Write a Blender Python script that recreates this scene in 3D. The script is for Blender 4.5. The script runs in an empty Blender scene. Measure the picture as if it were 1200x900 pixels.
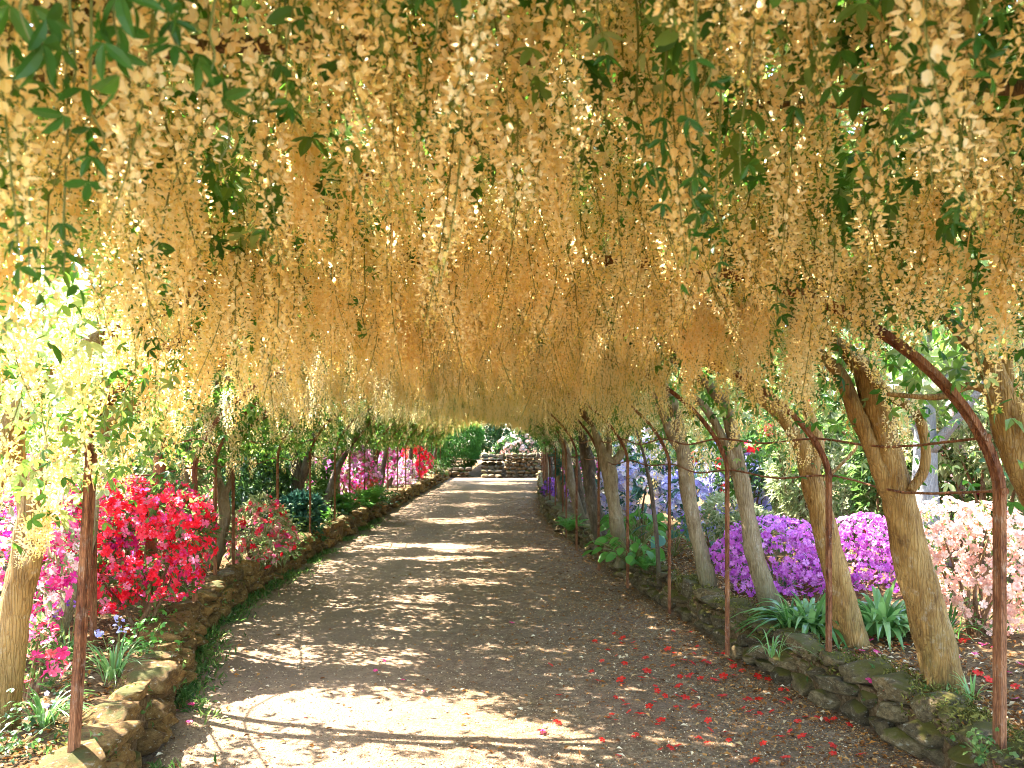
import bpy, math, random
import numpy as np
from mathutils import Vector

# ------------------------------------------------------------------ camera, sky, sun, exposure
S = bpy.context.scene
C = S.collection
EYE, F, HOR = 1.60, 1000.0, 515.0           # eye height, focal length and horizon row in a 1200 x 900 frame

cam_d = bpy.data.cameras.new('camera')
cam = bpy.data.objects.new('camera', cam_d)
C.objects.link(cam)
cam.location = (0, 0, EYE)
cam.rotation_euler = (math.radians(90), 0, 0)
cam_d.sensor_width = 36
cam_d.lens = 36 * F / 1200
cam_d.shift_y = (HOR - 450) / 1200
cam_d.clip_start, cam_d.clip_end = 0.05, 500
cam_d.dof.use_dof = True
cam_d.dof.focus_distance = 6.0
cam_d.dof.aperture_fstop = 6.5
S.camera = cam

SUN_EL, SUN_AZ = 50.0, -58.0                # elevation; azimuth from +Y, negative towards -X
w = bpy.data.worlds.new('World')
S.world = w
w.use_nodes = True
nt = w.node_tree
sky = nt.nodes.new('ShaderNodeTexSky')
sky.sky_type = 'NISHITA'
sky.sun_disc = False
sky.sun_elevation = math.radians(SUN_EL)
sky.sun_rotation = math.radians(SUN_AZ)
nt.nodes['Background'].inputs['Strength'].default_value = 0.15
nt.links.new(sky.outputs[0], nt.nodes['Background'].inputs['Color'])
sd = bpy.data.lights.new('sun', 'SUN')
sd.energy, sd.angle, sd.color = 4.2, math.radians(0.5), (1.0, 0.94, 0.84)
sun = bpy.data.objects.new('sun', sd)
C.objects.link(sun)
el, az = math.radians(SUN_EL), math.radians(SUN_AZ)
to_sun = Vector((math.sin(az) * math.cos(el), math.cos(az) * math.cos(el), math.sin(el)))
sun.rotation_euler = to_sun.to_track_quat('Z', 'Y').to_euler()
S.view_settings.view_transform = 'Standard'
S.view_settings.look = 'None'
S.view_settings.exposure = 3.75
S.view_settings.gamma = 1
S.view_settings.use_curve_mapping = False
S.render.engine = 'CYCLES'
S.cycles.filter_width = 1.0
S.cycles.max_bounces = 8
S.cycles.diffuse_bounces = 5
S.cycles.transmission_bounces = 6
S.cycles.glossy_bounces = 2
S.cycles.use_denoising = True
S.cycles.denoiser = 'OPENIMAGEDENOISE'
S.cycles.denoising_input_passes = 'RGB_ALBEDO_NORMAL'
S.cycles.denoising_prefilter = 'ACCURATE'

rng = np.random.default_rng(11)
U = rng.uniform

def P(px, py, d):                            # a pixel of the photograph at depth d as a point of the place
    return np.array([(px - 600) / F * d, d, EYE - (py - HOR) / F * d])

# ------------------------------------------------------------------ noise
def _hash(i, j, k):
    n = (i * 374761393 + j * 668265263 + k * 2147483647 + 1274126177) & 0xFFFFFFFF
    n = ((n ^ (n >> 13)) * 1274126177) & 0xFFFFFFFF
    return ((n ^ (n >> 16)) & 0xFFFF) / 65535.0

def vnoise(p):
    p = np.atleast_2d(np.asarray(p, float))
    f = np.floor(p).astype(np.int64)
    t = p - f
    t = t * t * (3 - 2 * t)
    r = 0
    for a in (0, 1):
        for b in (0, 1):
            for c in (0, 1):
                wgt = (t[:, 0] if a else 1 - t[:, 0]) * (t[:, 1] if b else 1 - t[:, 1]) * (t[:, 2] if c else 1 - t[:, 2])
                r = r + wgt * _hash(f[:, 0] + a, f[:, 1] + b, f[:, 2] + c)
    return r

def n2(x, y, s=0.0):
    x = np.asarray(x, float)
    return vnoise(np.stack([x, np.broadcast_to(np.asarray(y, float), x.shape), np.full_like(x, s)], 1))

# ------------------------------------------------------------------ mesh building
class G:
    def __init__(s):
        s.v, s.l, s.n, s.t, s.m, s.c = [], [], [], [], [], 0
    def add(s, v, loops, lt, tint=0.5, mat=0):
        v = np.asarray(v, float).reshape(-1, 3)
        s.v.append(v)
        s.l.append(np.asarray(loops, np.int64).ravel() + s.c)
        lt = np.asarray(lt, np.int64).ravel()
        s.n.append(lt)
        s.t.append(np.broadcast_to(np.asarray(tint, float), (len(v),)))
        s.m.append(np.full(len(lt), mat))
        s.c += len(v)
        return s
    def scatter(s, T, pos, rot, scale=1.0, tint=0.5, mat=0):
        tv, tl, tn = T
        M = len(pos)
        if M == 0:
            return s
        scale = np.broadcast_to(np.asarray(scale, float), (M,))
        v = np.einsum('mij,nj->mni', rot, tv) * scale[:, None, None] + np.asarray(pos)[:, None, :]
        loops = (np.asarray(tl)[None, :] + (np.arange(M) * len(tv))[:, None]).ravel()
        tt = np.repeat(np.broadcast_to(np.asarray(tint, float), (M,)), len(tv))
        return s.add(v.reshape(-1, 3), loops, np.tile(tn, M), tt, mat)
    def build(s, name, mats, parent=None, origin=(0, 0, 0), smooth=False):
        v = np.concatenate(s.v) - np.asarray(origin, float)
        l = np.concatenate(s.l); n = np.concatenate(s.n); t = np.concatenate(s.t); m = np.concatenate(s.m)
        me = bpy.data.meshes.new(name)
        me.vertices.add(len(v)); me.loops.add(len(l)); me.polygons.add(len(n))
        me.vertices.foreach_set('co', v.astype(np.float32).ravel())
        me.loops.foreach_set('vertex_index', l.astype(np.int32))
        me.polygons.foreach_set('loop_start', (np.cumsum(n) - n).astype(np.int32))
        me.polygons.foreach_set('loop_total', n.astype(np.int32))
        me.polygons.foreach_set('material_index', m.astype(np.int32))
        me.polygons.foreach_set('use_smooth', np.full(len(n), bool(smooth)))
        a = me.attributes.new('tint', 'FLOAT', 'POINT')
        a.data.foreach_set('value', t.astype(np.float32))
        me.update(calc_edges=True)
        for x in (mats if isinstance(mats, (list, tuple)) else [mats]):
            me.materials.append(x)
        o = bpy.data.objects.new(name, me)
        C.objects.link(o)
        if parent is not None:
            o.parent = parent
        return o

def faces(fs):
    return np.concatenate([np.array(f) for f in fs]), np.array([len(f) for f in fs])

def thing(name, label, cat, loc=(0, 0, 0), group=None):
    o = bpy.data.objects.new(name, None)
    o.empty_display_size = 0.2
    C.objects.link(o)
    o.location = Vector([float(a) for a in loc])
    return tag(o, label, cat, group)

def tag(o, label, cat, group=None, kind=None):
    o['label'] = label
    o['category'] = cat
    if group: o['group'] = group
    if kind: o['kind'] = kind
    return o

def frames(nrm, spin=None, up=None):
    """rotation matrices whose local z is nrm; spin turns about it (random) or local y follows up"""
    nrm = np.asarray(nrm, float)
    z = nrm / np.linalg.norm(nrm, axis=1, keepdims=True)
    M = len(z)
    if up is None:
        a = np.where(np.abs(z[:, 2:3]) < 0.9, np.array([[0, 0, 1.0]]), np.array([[1.0, 0, 0]]))
    else:
        a = np.broadcast_to(np.asarray(up, float), (M, 3))
    x = np.cross(a, z); x /= np.linalg.norm(x, axis=1, keepdims=True) + 1e-9
    y = np.cross(z, x)
    if up is None:
        sp = U(0, 2 * np.pi, M) if spin is None else np.broadcast_to(spin, (M,))
        c, s_ = np.cos(sp)[:, None], np.sin(sp)[:, None]
        x, y = x * c + y * s_, y * c - x * s_
    return np.stack([x, y, z], 2)

def spline(pts, n):
    p = np.asarray(pts, float)
    if len(p) < 3:
        return np.array([p[0] + (p[-1] - p[0]) * t for t in np.linspace(0, 1, n)])
    q = np.vstack([2 * p[0] - p[1], p, 2 * p[-1] - p[-2]])
    out = []
    for t in np.linspace(0, len(p) - 1 - 1e-6, n):
        i = int(t); f = t - i
        a, b, c, d = q[i], q[i + 1], q[i + 2], q[i + 3]
        out.append(0.5 * (2 * b + (c - a) * f + (2 * a - 5 * b + 4 * c - d) * f * f + (3 * b - a - 3 * c + d) * f ** 3))
    return np.array(out)

def tube(g, pts, rad, sides=8, mat=0, tint=0.5, rough=0.0, n=None, seed=0.0):
    pts = np.asarray(pts, float)
    k0 = len(pts)
    if n:
        pts = spline(pts, n)
    k = len(pts)
    rad = np.interp(np.linspace(0, 1, k), np.linspace(0, 1, len(np.atleast_1d(rad))), np.atleast_1d(rad))
    tg = np.gradient(pts, axis=0)
    tg /= np.linalg.norm(tg, axis=1, keepdims=True) + 1e-9
    a = np.array([1.0, 0, 0]) if abs(tg[0][0]) < 0.8 else np.array([0, 1.0, 0])
    nx = np.cross(tg[0], a); nx /= np.linalg.norm(nx)
    v = []
    th = np.linspace(0, 2 * np.pi, sides, endpoint=False)
    for i in range(k):
        nx = nx - tg[i] * np.dot(nx, tg[i]); nx /= np.linalg.norm(nx) + 1e-9
        ny = np.cross(tg[i], nx)
        r = np.full(sides, rad[i])
        ring = pts[i] + (np.cos(th)[:, None] * nx + np.sin(th)[:, None] * ny) * r[:, None]
        v.append(ring)
    v = np.array(v)
    if rough:
        flat = v.reshape(-1, 3)
        ctr = np.repeat(pts, sides, 0)
        dv = flat - ctr
        nn = vnoise(flat * np.array([14, 14, 5.0]) + seed) - 0.5 + 0.5 * (vnoise(flat * np.array([40, 40, 12.0]) + seed + 9) - 0.5) + 0.9 * (vnoise(flat * np.array([6, 6, 4.5]) + seed + 5) - 0.5)
        v = (ctr + dv * (1 + rough * nn)[:, None]).reshape(v.shape)
    i, j = np.meshgrid(np.arange(k - 1), np.arange(sides), indexing='ij')
    q = np.stack([i * sides + j, i * sides + (j + 1) % sides, (i + 1) * sides + (j + 1) % sides, (i + 1) * sides + j], 2).reshape(-1, 4)
    loops = np.concatenate([q.ravel(), np.arange(sides)[::-1], (k - 1) * sides + np.arange(sides)])
    lt = np.concatenate([np.full(len(q), 4), [sides, sides]])
    g.add(v.reshape(-1, 3), loops, lt, tint, mat)
    return pts

# ------------------------------------------------------------------ materials
def mat_new(name):
    m = bpy.data.materials.new(name)
    m.use_nodes = True
    t = m.node_tree
    t.nodes.clear()
    out = t.nodes.new('ShaderNodeOutputMaterial')
    return m, t, out

def ramp(t, fac, stops):
    r = t.nodes.new('ShaderNodeValToRGB')
    e = r.color_ramp.elements
    while len(e) < len(stops): e.new(0.5)
    for x, (p_, c) in zip(e, stops):
        x.position = p_; x.color = (*c, 1)
    t.links.new(fac, r.inputs[0])
    return r.outputs[0]

def leafmat(name, stops, trans=0.4, rough=0.45, spec=0.3, tcol=None, vary=0.12):
    m, t, out = mat_new(name)
    at = t.nodes.new('ShaderNodeAttribute'); at.attribute_name = 'tint'
    oi = t.nodes.new('ShaderNodeObjectInfo')
    mu = t.nodes.new('ShaderNodeMath'); mu.operation = 'MULTIPLY_ADD'
    t.links.new(oi.outputs['Random'], mu.inputs[0]); mu.inputs[1].default_value = vary
    t.links.new(at.outputs['Fac'], mu.inputs[2])
    col = ramp(t, mu.outputs[0], stops)
    b = t.nodes.new('ShaderNodeBsdfPrincipled')
    b.inputs['Roughness'].default_value = rough
    b.inputs['Specular IOR Level'].default_value = spec
    t.links.new(col, b.inputs['Base Color'])
    tr = t.nodes.new('ShaderNodeBsdfTranslucent')
    if tcol is None:
        t.links.new(col, tr.inputs['Color'])
    else:
        mx = t.nodes.new('ShaderNodeMix'); mx.data_type = 'RGBA'; mx.blend_type = 'MULTIPLY'
        mx.inputs['Factor'].default_value = 1
        t.links.new(col, mx.inputs[6]); mx.inputs[7].default_value = (*tcol, 1)
        t.links.new(mx.outputs[2], tr.inputs['Color'])
    mix = t.nodes.new('ShaderNodeMixShader'); mix.inputs[0].default_value = trans
    t.links.new(b.outputs[0], mix.inputs[1]); t.links.new(tr.outputs[0], mix.inputs[2])
    t.links.new(mix.outputs[0], out.inputs[0])
    return m

def tex(t, kind, scale, detail=4, vec=None, rough=0.6):
    if kind == 'noise':
        n = t.nodes.new('ShaderNodeTexNoise'); n.inputs['Detail'].default_value = detail; n.inputs['Roughness'].default_value = rough
    else:
        n = t.nodes.new('ShaderNodeTexVoronoi')
    n.inputs['Scale'].default_value = scale
    if vec is not None: t.links.new(vec, n.inputs['Vector'])
    return n

def mixc(t, fac, a, b, mode='MIX'):
    mx = t.nodes.new('ShaderNodeMix'); mx.data_type = 'RGBA'; mx.blend_type = mode
    for k_, x in (('Factor', fac), (6, a), (7, b)):
        if isinstance(x, (int, float)): mx.inputs[k_].default_value = x
        elif isinstance(x, tuple): mx.inputs[k_].default_value = (*x, 1)
        else: t.links.new(x, mx.inputs[k_])
    return mx.outputs[2]

def vecmap(t, sc):
    g_ = t.nodes.new('ShaderNodeNewGeometry')
    mp = t.nodes.new('ShaderNodeMapping'); mp.inputs['Scale'].default_value = sc
    t.links.new(g_.outputs['Position'], mp.inputs['Vector'])
    return mp.outputs[0], g_

def bumped(t, height, strength, dist, b):
    bp = t.nodes.new('ShaderNodeBump'); bp.inputs['Strength'].default_value = strength; bp.inputs['Distance'].default_value = dist
    t.links.new(height, bp.inputs['Height'])
    t.links.new(bp.outputs[0], b.inputs['Normal'])

def barkmat(name, dark, mid, light, moss=0.0, sc=1.0):
    m, t, out = mat_new(name)
    b = t.nodes.new('ShaderNodeBsdfPrincipled'); b.inputs['Roughness'].default_value = 0.8; b.inputs['Specular IOR Level'].default_value = 0.25
    v, g_ = vecmap(t, (30 * sc, 30 * sc, 7 * sc))
    n1 = tex(t, 'noise', 1.0, 6, v, 0.7)
    col = ramp(t, n1.outputs['Fac'], [(0.3, dark), (0.5, mid), (0.72, light)])
    v2, _ = vecmap(t, (6, 6, 4))
    n3 = tex(t, 'noise', 1.0, 4, v2)
    col = mixc(t, ramp(t, n3.outputs['Fac'], [(0.45, (0, 0, 0)), (0.62, (0.6,) * 3)]), col, light)
    v5, _ = vecmap(t, (11, 11, 9))
    n5 = tex(t, 'noise', 1.0, 8, v5, 0.75)
    col = mixc(t, ramp(t, n5.outputs['Fac'], [(0.56, (0, 0, 0)), (0.64, (0.55,) * 3)]), col, tuple(0.5 * (a_ + b_) for a_, b_ in zip(light, (0.40, 0.38, 0.32))))
    col = mixc(t, ramp(t, n5.outputs['Fac'], [(0.34, (0.6,) * 3), (0.42, (0, 0, 0))]), col, dark)
    if moss:
        sep = t.nodes.new('ShaderNodeSeparateXYZ'); t.links.new(g_.outputs['Position'], sep.inputs[0])
        mr = t.nodes.new('ShaderNodeMapRange'); mr.inputs[1].default_value = 0.25; mr.inputs[2].default_value = 0.75
        mr.inputs[3].default_value = moss; mr.inputs[4].default_value = 0
        t.links.new(sep.outputs[2], mr.inputs[0])
        mm = t.nodes.new('ShaderNodeMath'); mm.operation = 'MULTIPLY'
        t.links.new(mr.outputs[0], mm.inputs[0])
        t.links.new(ramp(t, n3.outputs['Fac'], [(0.4, (0, 0, 0)), (0.55, (1, 1, 1))]), mm.inputs[1])
        col = mixc(t, mm.outputs[0], col, (0.05, 0.06, 0.015))
    t.links.new(col, b.inputs['Base Color'])
    v4, _ = vecmap(t, (70 * sc, 70 * sc, 9 * sc))
    vo = tex(t, 'voronoi', 1.0, vec=v4)
    vo.feature = 'DISTANCE_TO_EDGE'
    col2 = mixc(t, ramp(t, vo.outputs['Distance'], [(0.0, (0.3,) * 3), (0.10, (0, 0, 0))]), col, dark)
    t.links.new(col2, b.inputs['Base Color'])
    hh = mixc(t, 0.45, n1.outputs['Fac'], ramp(t, vo.outputs['Distance'], [(0.0, (0, 0, 0)), (0.2, (1, 1, 1))]))
    bumped(t, hh, 0.8, 0.014, b)
    t.links.new(b.outputs[0], out.inputs[0])
    return m

def stonemat(name, stops, moss, mossc=(0.055, 0.06, 0.012)):
    m, t, out = mat_new(name)
    b = t.nodes.new('ShaderNodeBsdfPrincipled'); b.inputs['Roughness'].default_value = 0.85; b.inputs['Specular IOR Level'].default_value = 0.2
    v, g_ = vecmap(t, (1, 1, 1.6))
    n1 = tex(t, 'noise', 20, 12, v, 0.82)
    nl_ = tex(t, 'noise', 34, 4, v, 0.6)
    n2_ = tex(t, 'noise', 5, 4, v)
    at = t.nodes.new('ShaderNodeAttribute'); at.attribute_name = 'tint'
    col = ramp(t, n1.outputs['Fac'], stops)
    col = mixc(t, 0.75, col, ramp(t, at.outputs['Fac'], [(0, (0.35, 0.3, 0.28)), (0.5, (0.85, 0.8, 0.72)), (1, (1.25, 1.1, 0.95))]), 'MULTIPLY')
    sep = t.nodes.new('ShaderNodeSeparateXYZ'); t.links.new(g_.outputs['Normal'], sep.inputs[0])
    ma = t.nodes.new('ShaderNodeMath'); ma.operation = 'MULTIPLY_ADD'
    t.links.new(sep.outputs[2], ma.inputs[0]); ma.inputs[1].default_value = 0.22
    t.links.new(n2_.outputs['Fac'], ma.inputs[2])
    f = ramp(t, ma.outputs[0], [(0.98 - moss * 0.5, (0, 0, 0)), (1.06 - moss * 0.5, (1, 1, 1))])
    col = mixc(t, ramp(t, nl_.outputs['Fac'], [(0.60, (0, 0, 0)), (0.66, (0.5,) * 3)]), col, (0.36, 0.33, 0.25))
    mosscol = mixc(t, n1.outputs['Fac'], (mossc[0] * 0.5, mossc[1] * 0.5, mossc[2] * 0.5), (mossc[0] * 2.2, mossc[1] * 2.0, mossc[2] * 1.6))
    col = mixc(t, f, col, mosscol)
    t.links.new(col, b.inputs['Base Color'])
    bumped(t, n1.outputs['Fac'], 0.9, 0.03, b)
    t.links.new(b.outputs[0], out.inputs[0])
    return m

M = {}
# laburnum petals: apricot yellow, greenish buds at the low end of the tint
M['petal'] = leafmat('laburnum_petal', [(0.0, (0.42, 0.40, 0.06)), (0.22, (0.84, 0.62, 0.20)), (0.6, (0.95, 0.72, 0.33)), (1.0, (0.96, 0.82, 0.52))], 0.53, 0.55, 0.15, None, 0.3)
M['stalk'] = leafmat('green_stalk', [(0, (0.10, 0.15, 0.03)), (1, (0.26, 0.25, 0.07))], 0.3)
M['leaf'] = leafmat('laburnum_leaf', [(0, (0.022, 0.075, 0.010)), (0.5, (0.06, 0.15, 0.022)), (0.8, (0.17, 0.25, 0.06)), (1, (0.34, 0.39, 0.19))], 0.5, 0.42, 0.3, (1.5, 1.5, 1.0))
M['leafdark'] = leafmat('shrub_leaf_dark', [(0, (0.018, 0.05, 0.012)), (0.5, (0.035, 0.09, 0.02)), (1, (0.08, 0.15, 0.035))], 0.4, 0.4, 0.4)
M['leafmid'] = leafmat('shrub_leaf_mid', [(0, (0.04, 0.10, 0.02)), (0.5, (0.085, 0.17, 0.035)), (1, (0.22, 0.31, 0.09))], 0.58)
M['leafpale'] = leafmat('shrub_leaf_pale', [(0, (0.10, 0.16, 0.045)), (0.5, (0.28, 0.33, 0.14)), (1, (0.55, 0.54, 0.32))], 0.58)
M['leafblue'] = leafmat('shrub_leaf_bluish', [(0, (0.02, 0.07, 0.05)), (0.5, (0.04, 0.12, 0.08)), (1, (0.10, 0.22, 0.15))], 0.3)
M['strap'] = leafmat('strap_leaf', [(0, (0.03, 0.10, 0.02)), (0.5, (0.08, 0.21, 0.04)), (1, (0.24, 0.40, 0.12))], 0.45, 0.3, 0.5)
M['fern'] = leafmat('fern_leaf', [(0, (0.05, 0.16, 0.02)), (1, (0.13, 0.32, 0.05))], 0.45)
def petalmat(name, a, b, c):
    return leafmat(name, [(0, a), (0.5, b), (1, c)], 0.42, 0.5, 0.15)
M['crimson'] = petalmat('crimson_petal', (0.56, 0.004, 0.012), (0.84, 0.014, 0.035), (0.90, 0.07, 0.12))
M['magenta'] = petalmat('magenta_petal', (0.42, 0.005, 0.13), (0.66, 0.02, 0.26), (0.80, 0.10, 0.42))
M['hotpink'] = petalmat('hot_pink_petal', (0.62, 0.02, 0.14), (0.80, 0.06, 0.25), (0.90, 0.28, 0.45))
M['coral'] = petalmat('coral_pink_petal', (0.72, 0.06, 0.10), (0.85, 0.16, 0.20), (0.92, 0.45, 0.42))
M['purple'] = petalmat('purple_petal', (0.34, 0.045, 0.36), (0.60, 0.145, 0.57), (0.74, 0.33, 0.72))
M['violet'] = petalmat('violet_petal', (0.16, 0.04, 0.40), (0.30, 0.10, 0.62), (0.50, 0.25, 0.75))
M['lilac'] = petalmat('lilac_petal', (0.32, 0.28, 0.66), (0.50, 0.46, 0.80), (0.72, 0.70, 0.90))
M['palepink'] = petalmat('pale_pink_petal', (0.60, 0.27, 0.20), (0.70, 0.40, 0.31), (0.78, 0.55, 0.45))
M['blush'] = petalmat('blush_petal', (0.70, 0.48, 0.46), (0.84, 0.68, 0.66), (0.92, 0.86, 0.84))
M['pinklilac'] = petalmat('pink_lilac_petal', (0.55, 0.12, 0.48), (0.74, 0.28, 0.66), (0.86, 0.52, 0.80))
M['fallen'] = petalmat('fallen_red_petal', (0.46, 0.006, 0.004), (0.66, 0.022, 0.012), (0.76, 0.07, 0.045))
M['fallenpink'] = petalmat('fallen_pink_petal', (0.60, 0.02, 0.14), (0.80, 0.05, 0.22), (0.88, 0.25, 0.4))
M['litter'] = leafmat('dry_leaf_litter', [(0, (0.04, 0.018, 0.008)), (0.3, (0.19, 0.065, 0.014)), (0.6, (0.38, 0.155, 0.03)), (0.85, (0.46, 0.30, 0.13)), (1, (0.70, 0.58, 0.38))], 0.15, 0.8, 0.15)
M['bark'] = barkmat('laburnum_bark', (0.09, 0.042, 0.013), (0.25, 0.13, 0.034), (0.38, 0.225, 0.075), 0.6)
M['barkgrey'] = barkmat('grey_bark', (0.09, 0.058, 0.03), (0.21, 0.145, 0.075), (0.34, 0.26, 0.155), 0.8)
M['barkdark'] = barkmat('dark_bark', (0.03, 0.02, 0.015), (0.08, 0.055, 0.035), (0.17, 0.12, 0.08), 0.5)
M['barkpale'] = barkmat('pale_smooth_bark', (0.17, 0.15, 0.14), (0.25, 0.23, 0.215), (0.32, 0.295, 0.275), 0, 1.5)
M['barkmauve'] = barkmat('mauve_bark', (0.22, 0.12, 0.14), (0.36, 0.22, 0.24), (0.46, 0.32, 0.33), 0)
M['twig'] = barkmat('twig_bark', (0.06, 0.03, 0.015), (0.15, 0.08, 0.035), (0.25, 0.15, 0.07))
M['rust'] = barkmat('rusted_iron', (0.035, 0.014, 0.008), (0.18, 0.058, 0.022), (0.36, 0.16, 0.07), 0, 1.6)
M['stone_ochre'] = stonemat('ochre_stone', [(0.34, (0.025, 0.012, 0.005)), (0.48, (0.16, 0.088, 0.024)), (0.58, (0.26, 0.16, 0.05)), (0.72, (0.40, 0.31, 0.18))], 0.5, (0.05, 0.05, 0.012))
M['stone_moss'] = stonemat('mossy_stone', [(0.34, (0.018, 0.012, 0.006)), (0.5, (0.125, 0.093, 0.045)), (0.72, (0.34, 0.27, 0.16))], 0.70, (0.062, 0.056, 0.011))
M['stone_far'] = stonemat('buff_stone', [(0.3, (0.03, 0.02, 0.012)), (0.5, (0.13, 0.095, 0.055)), (0.7, (0.26, 0.21, 0.14))], 0.6)
M['moss'] = leafmat('moss', [(0, (0.03, 0.032, 0.007)), (0.5, (0.10, 0.095, 0.02)), (1, (0.22, 0.195, 0.05))], 0.2, 0.9, 0.05)

def gravelmat():
    m, t, out = mat_new('gravel')
    b = t.nodes.new('ShaderNodeBsdfPrincipled'); b.inputs['Roughness'].default_value = 0.9; b.inputs['Specular IOR Level'].default_value = 0.2
    v, g_ = vecmap(t, (1, 1, 1))
    vo = tex(t, 'voronoi', 95, vec=v)
    vo2 = tex(t, 'voronoi', 38, vec=v)
    n1 = tex(t, 'noise', 1.1, 5, v)
    n3 = tex(t, 'noise', 9, 6, v, 0.7)
    col = ramp(t, vo.outputs['Color'], [(0.0, (0.045, 0.024, 0.010)), (0.5, (0.18, 0.112, 0.056)), (1.0, (0.36, 0.255, 0.15))])
    col2 = ramp(t, vo2.outputs['Color'], [(0.0, (0.04, 0.021, 0.008)), (0.6, (0.20, 0.128, 0.064)), (1.0, (0.39, 0.28, 0.165))])
    col = mixc(t, 0.4, col, col2)
    col = mixc(t, ramp(t, n3.outputs['Fac'], [(0.40, (0.55,) * 3), (0.6, (0,) * 3)]), col, (0.075, 0.042, 0.018))
    col = mixc(t, ramp(t, n1.outputs['Fac'], [(0.42, (0, 0, 0)), (0.62, (0.55,) * 3)]), col, mixc(t, 0.6, col, (0.19, 0.12, 0.085)))
    # the right half of the path is browner with trodden leaf mould, as a stain with a soft border
    sep = t.nodes.new('ShaderNodeSeparateXYZ'); t.links.new(g_.outputs['Position'], sep.inputs[0])
    ad = t.nodes.new('ShaderNodeMath'); ad.operation = 'MULTIPLY_ADD'
    t.links.new(n1.outputs['Fac'], ad.inputs[0]); ad.inputs[1].default_value = 2.4
    t.links.new(sep.outputs[0], ad.inputs[2])
    fx_ = ramp(t, ad.outputs[0], [(0.15, (0.62,) * 3), (0.95, (0, 0, 0))])
    col = mixc(t, fx_, col, mixc(t, 0.55, col, (0.235, 0.165, 0.112)))
    t.links.new(col, b.inputs['Base Color'])
    h = mixc(t, 0.5, vo.outputs['Distance'], n3.outputs['Fac'])
    bumped(t, h, 0.8, 0.02, b)
    t.links.new(b.outputs[0], out.inputs[0])
    return m
M['gravel'] = gravelmat()
def soilmat():
    m, t, out = mat_new('leafy_soil')
    b = t.nodes.new('ShaderNodeBsdfPrincipled'); b.inputs['Roughness'].default_value = 0.95; b.inputs['Specular IOR Level'].default_value = 0.1
    v, g_ = vecmap(t, (1, 1, 1))
    n1 = tex(t, 'noise', 45, 8, v, 0.8)
    vo = tex(t, 'voronoi', 55, vec=v)
    col = ramp(t, n1.outputs['Fac'], [(0.3, (0.025, 0.014, 0.008)), (0.5, (0.12, 0.07, 0.03)), (0.68, (0.30, 0.20, 0.10))])
    col = mixc(t, 0.45, col, ramp(t, vo.outputs['Color'], [(0, (0.05, 0.025, 0.012)), (0.6, (0.2, 0.12, 0.05)), (1, (0.42, 0.3, 0.17))]))
    t.links.new(col, b.inputs['Base Color'])
    bumped(t, n1.outputs['Fac'], 1.0, 0.04, b)
    t.links.new(b.outputs[0], out.inputs[0])
    return m
M['soil'] = soilmat()

# ------------------------------------------------------------------ the lay of the path
LY = [-4, 2, 3.5, 4.27, 5.08, 5.8, 6.95, 8.65, 12, 19, 25, 31, 36]
LXv = [-1.5, -1.58, -1.66, -1.80, -2.0, -2.2, -2.5, -2.66, -2.67, -2.73, -2.7, -2.6, -2.55]
RY = [-4, 2, 3.5, 4.27, 4.95, 5.78, 6.43, 8.65, 11.85, 15.2, 18.8, 25, 31, 36]
RXv = [2.25, 2.15, 2.08, 2.0, 1.87, 1.70, 1.62, 1.38, 1.07, .76, .68, .8, 1.0, 1.05]
def Lx(y): return np.interp(y, LY, LXv)
def Rx(y): return np.interp(y, RY, RXv)
def xc(y): return (Lx(y) + Rx(y)) / 2
def hw(y): return (Rx(y) - Lx(y)) / 2 + 0.14
def zc(u): return 1.4 + 1.0 * np.maximum(0, 1 - np.abs(u) ** 2.5) ** 0.625
BED = 0.27

def sheet(name, xs_of_y, ys, nx, z_of, mat, label=None):
    g = G()
    yy = np.asarray(ys, float)
    t = np.linspace(0, 1, nx)
    a, b = xs_of_y(yy)
    x = a[:, None] + (b - a)[:, None] * t[None]
    y = np.repeat(yy[:, None], nx, 1)
    z = z_of(x, y)
    i, j = np.meshgrid(np.arange(len(yy) - 1), np.arange(nx - 1), indexing='ij')
    q = np.stack([i * nx + j, i * nx + j + 1, (i + 1) * nx + j + 1, (i + 1) * nx + j], 2).reshape(-1, 4)
    g.add(np.stack([x, y, z], 2).reshape(-1, 3), q.ravel(), np.full(len(q), 4))
    o = g.build(name, mat, smooth=True)
    o['kind'] = 'structure'
    return o

sheet('ground', lambda y: (np.full_like(y, -200.0), np.full_like(y, 200.0)), np.linspace(-60, 300, 20), 20, lambda x, y: np.full_like(x, -0.03), M['soil'])
def pz(x, y):
    f = n2(x.ravel() * 0.9, y.ravel() * 0.9).reshape(x.shape)
    f2 = n2(x.ravel() * 5, y.ravel() * 5, 3.0).reshape(x.shape)
    return 0.035 * (f - 0.5) + 0.008 * (f2 - 0.5)
sheet('path', lambda y: (Lx(y) - 0.15, Rx(y) + 0.15), np.concatenate([np.arange(-4, 14, 0.08), np.arange(14, 37.5, 0.3)]), 60, pz, M['gravel'])
def bz(x, y):
    f = n2(x.ravel() * 1.1, y.ravel() * 1.1, 7.0).reshape(x.shape)
    f2 = n2(x.ravel() * 6, y.ravel() * 6, 8.0).reshape(x.shape)
    return BED - 0.03 + 0.07 * (f - 0.5) + 0.02 * (f2 - 0.5)
ys = np.concatenate([np.arange(-4, 14, 0.12), np.arange(14, 60, 0.6)])
sheet('flower_bed', lambda y: (Lx(y) - 12, Lx(y) - 0.12), ys, 90, bz, M['soil'])
sheet('flower_bed', lambda y: (Rx(y) + 0.12, Rx(y) + 12), ys, 90, bz, M['soil'])
sheet('flower_bed', lambda y: (np.full_like(y, -2.7), np.full_like(y, 1.3)), np.arange(35.9, 60, 0.5), 20, lambda x, y: bz(x, y) + 0.5, M['soil'])

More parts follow.
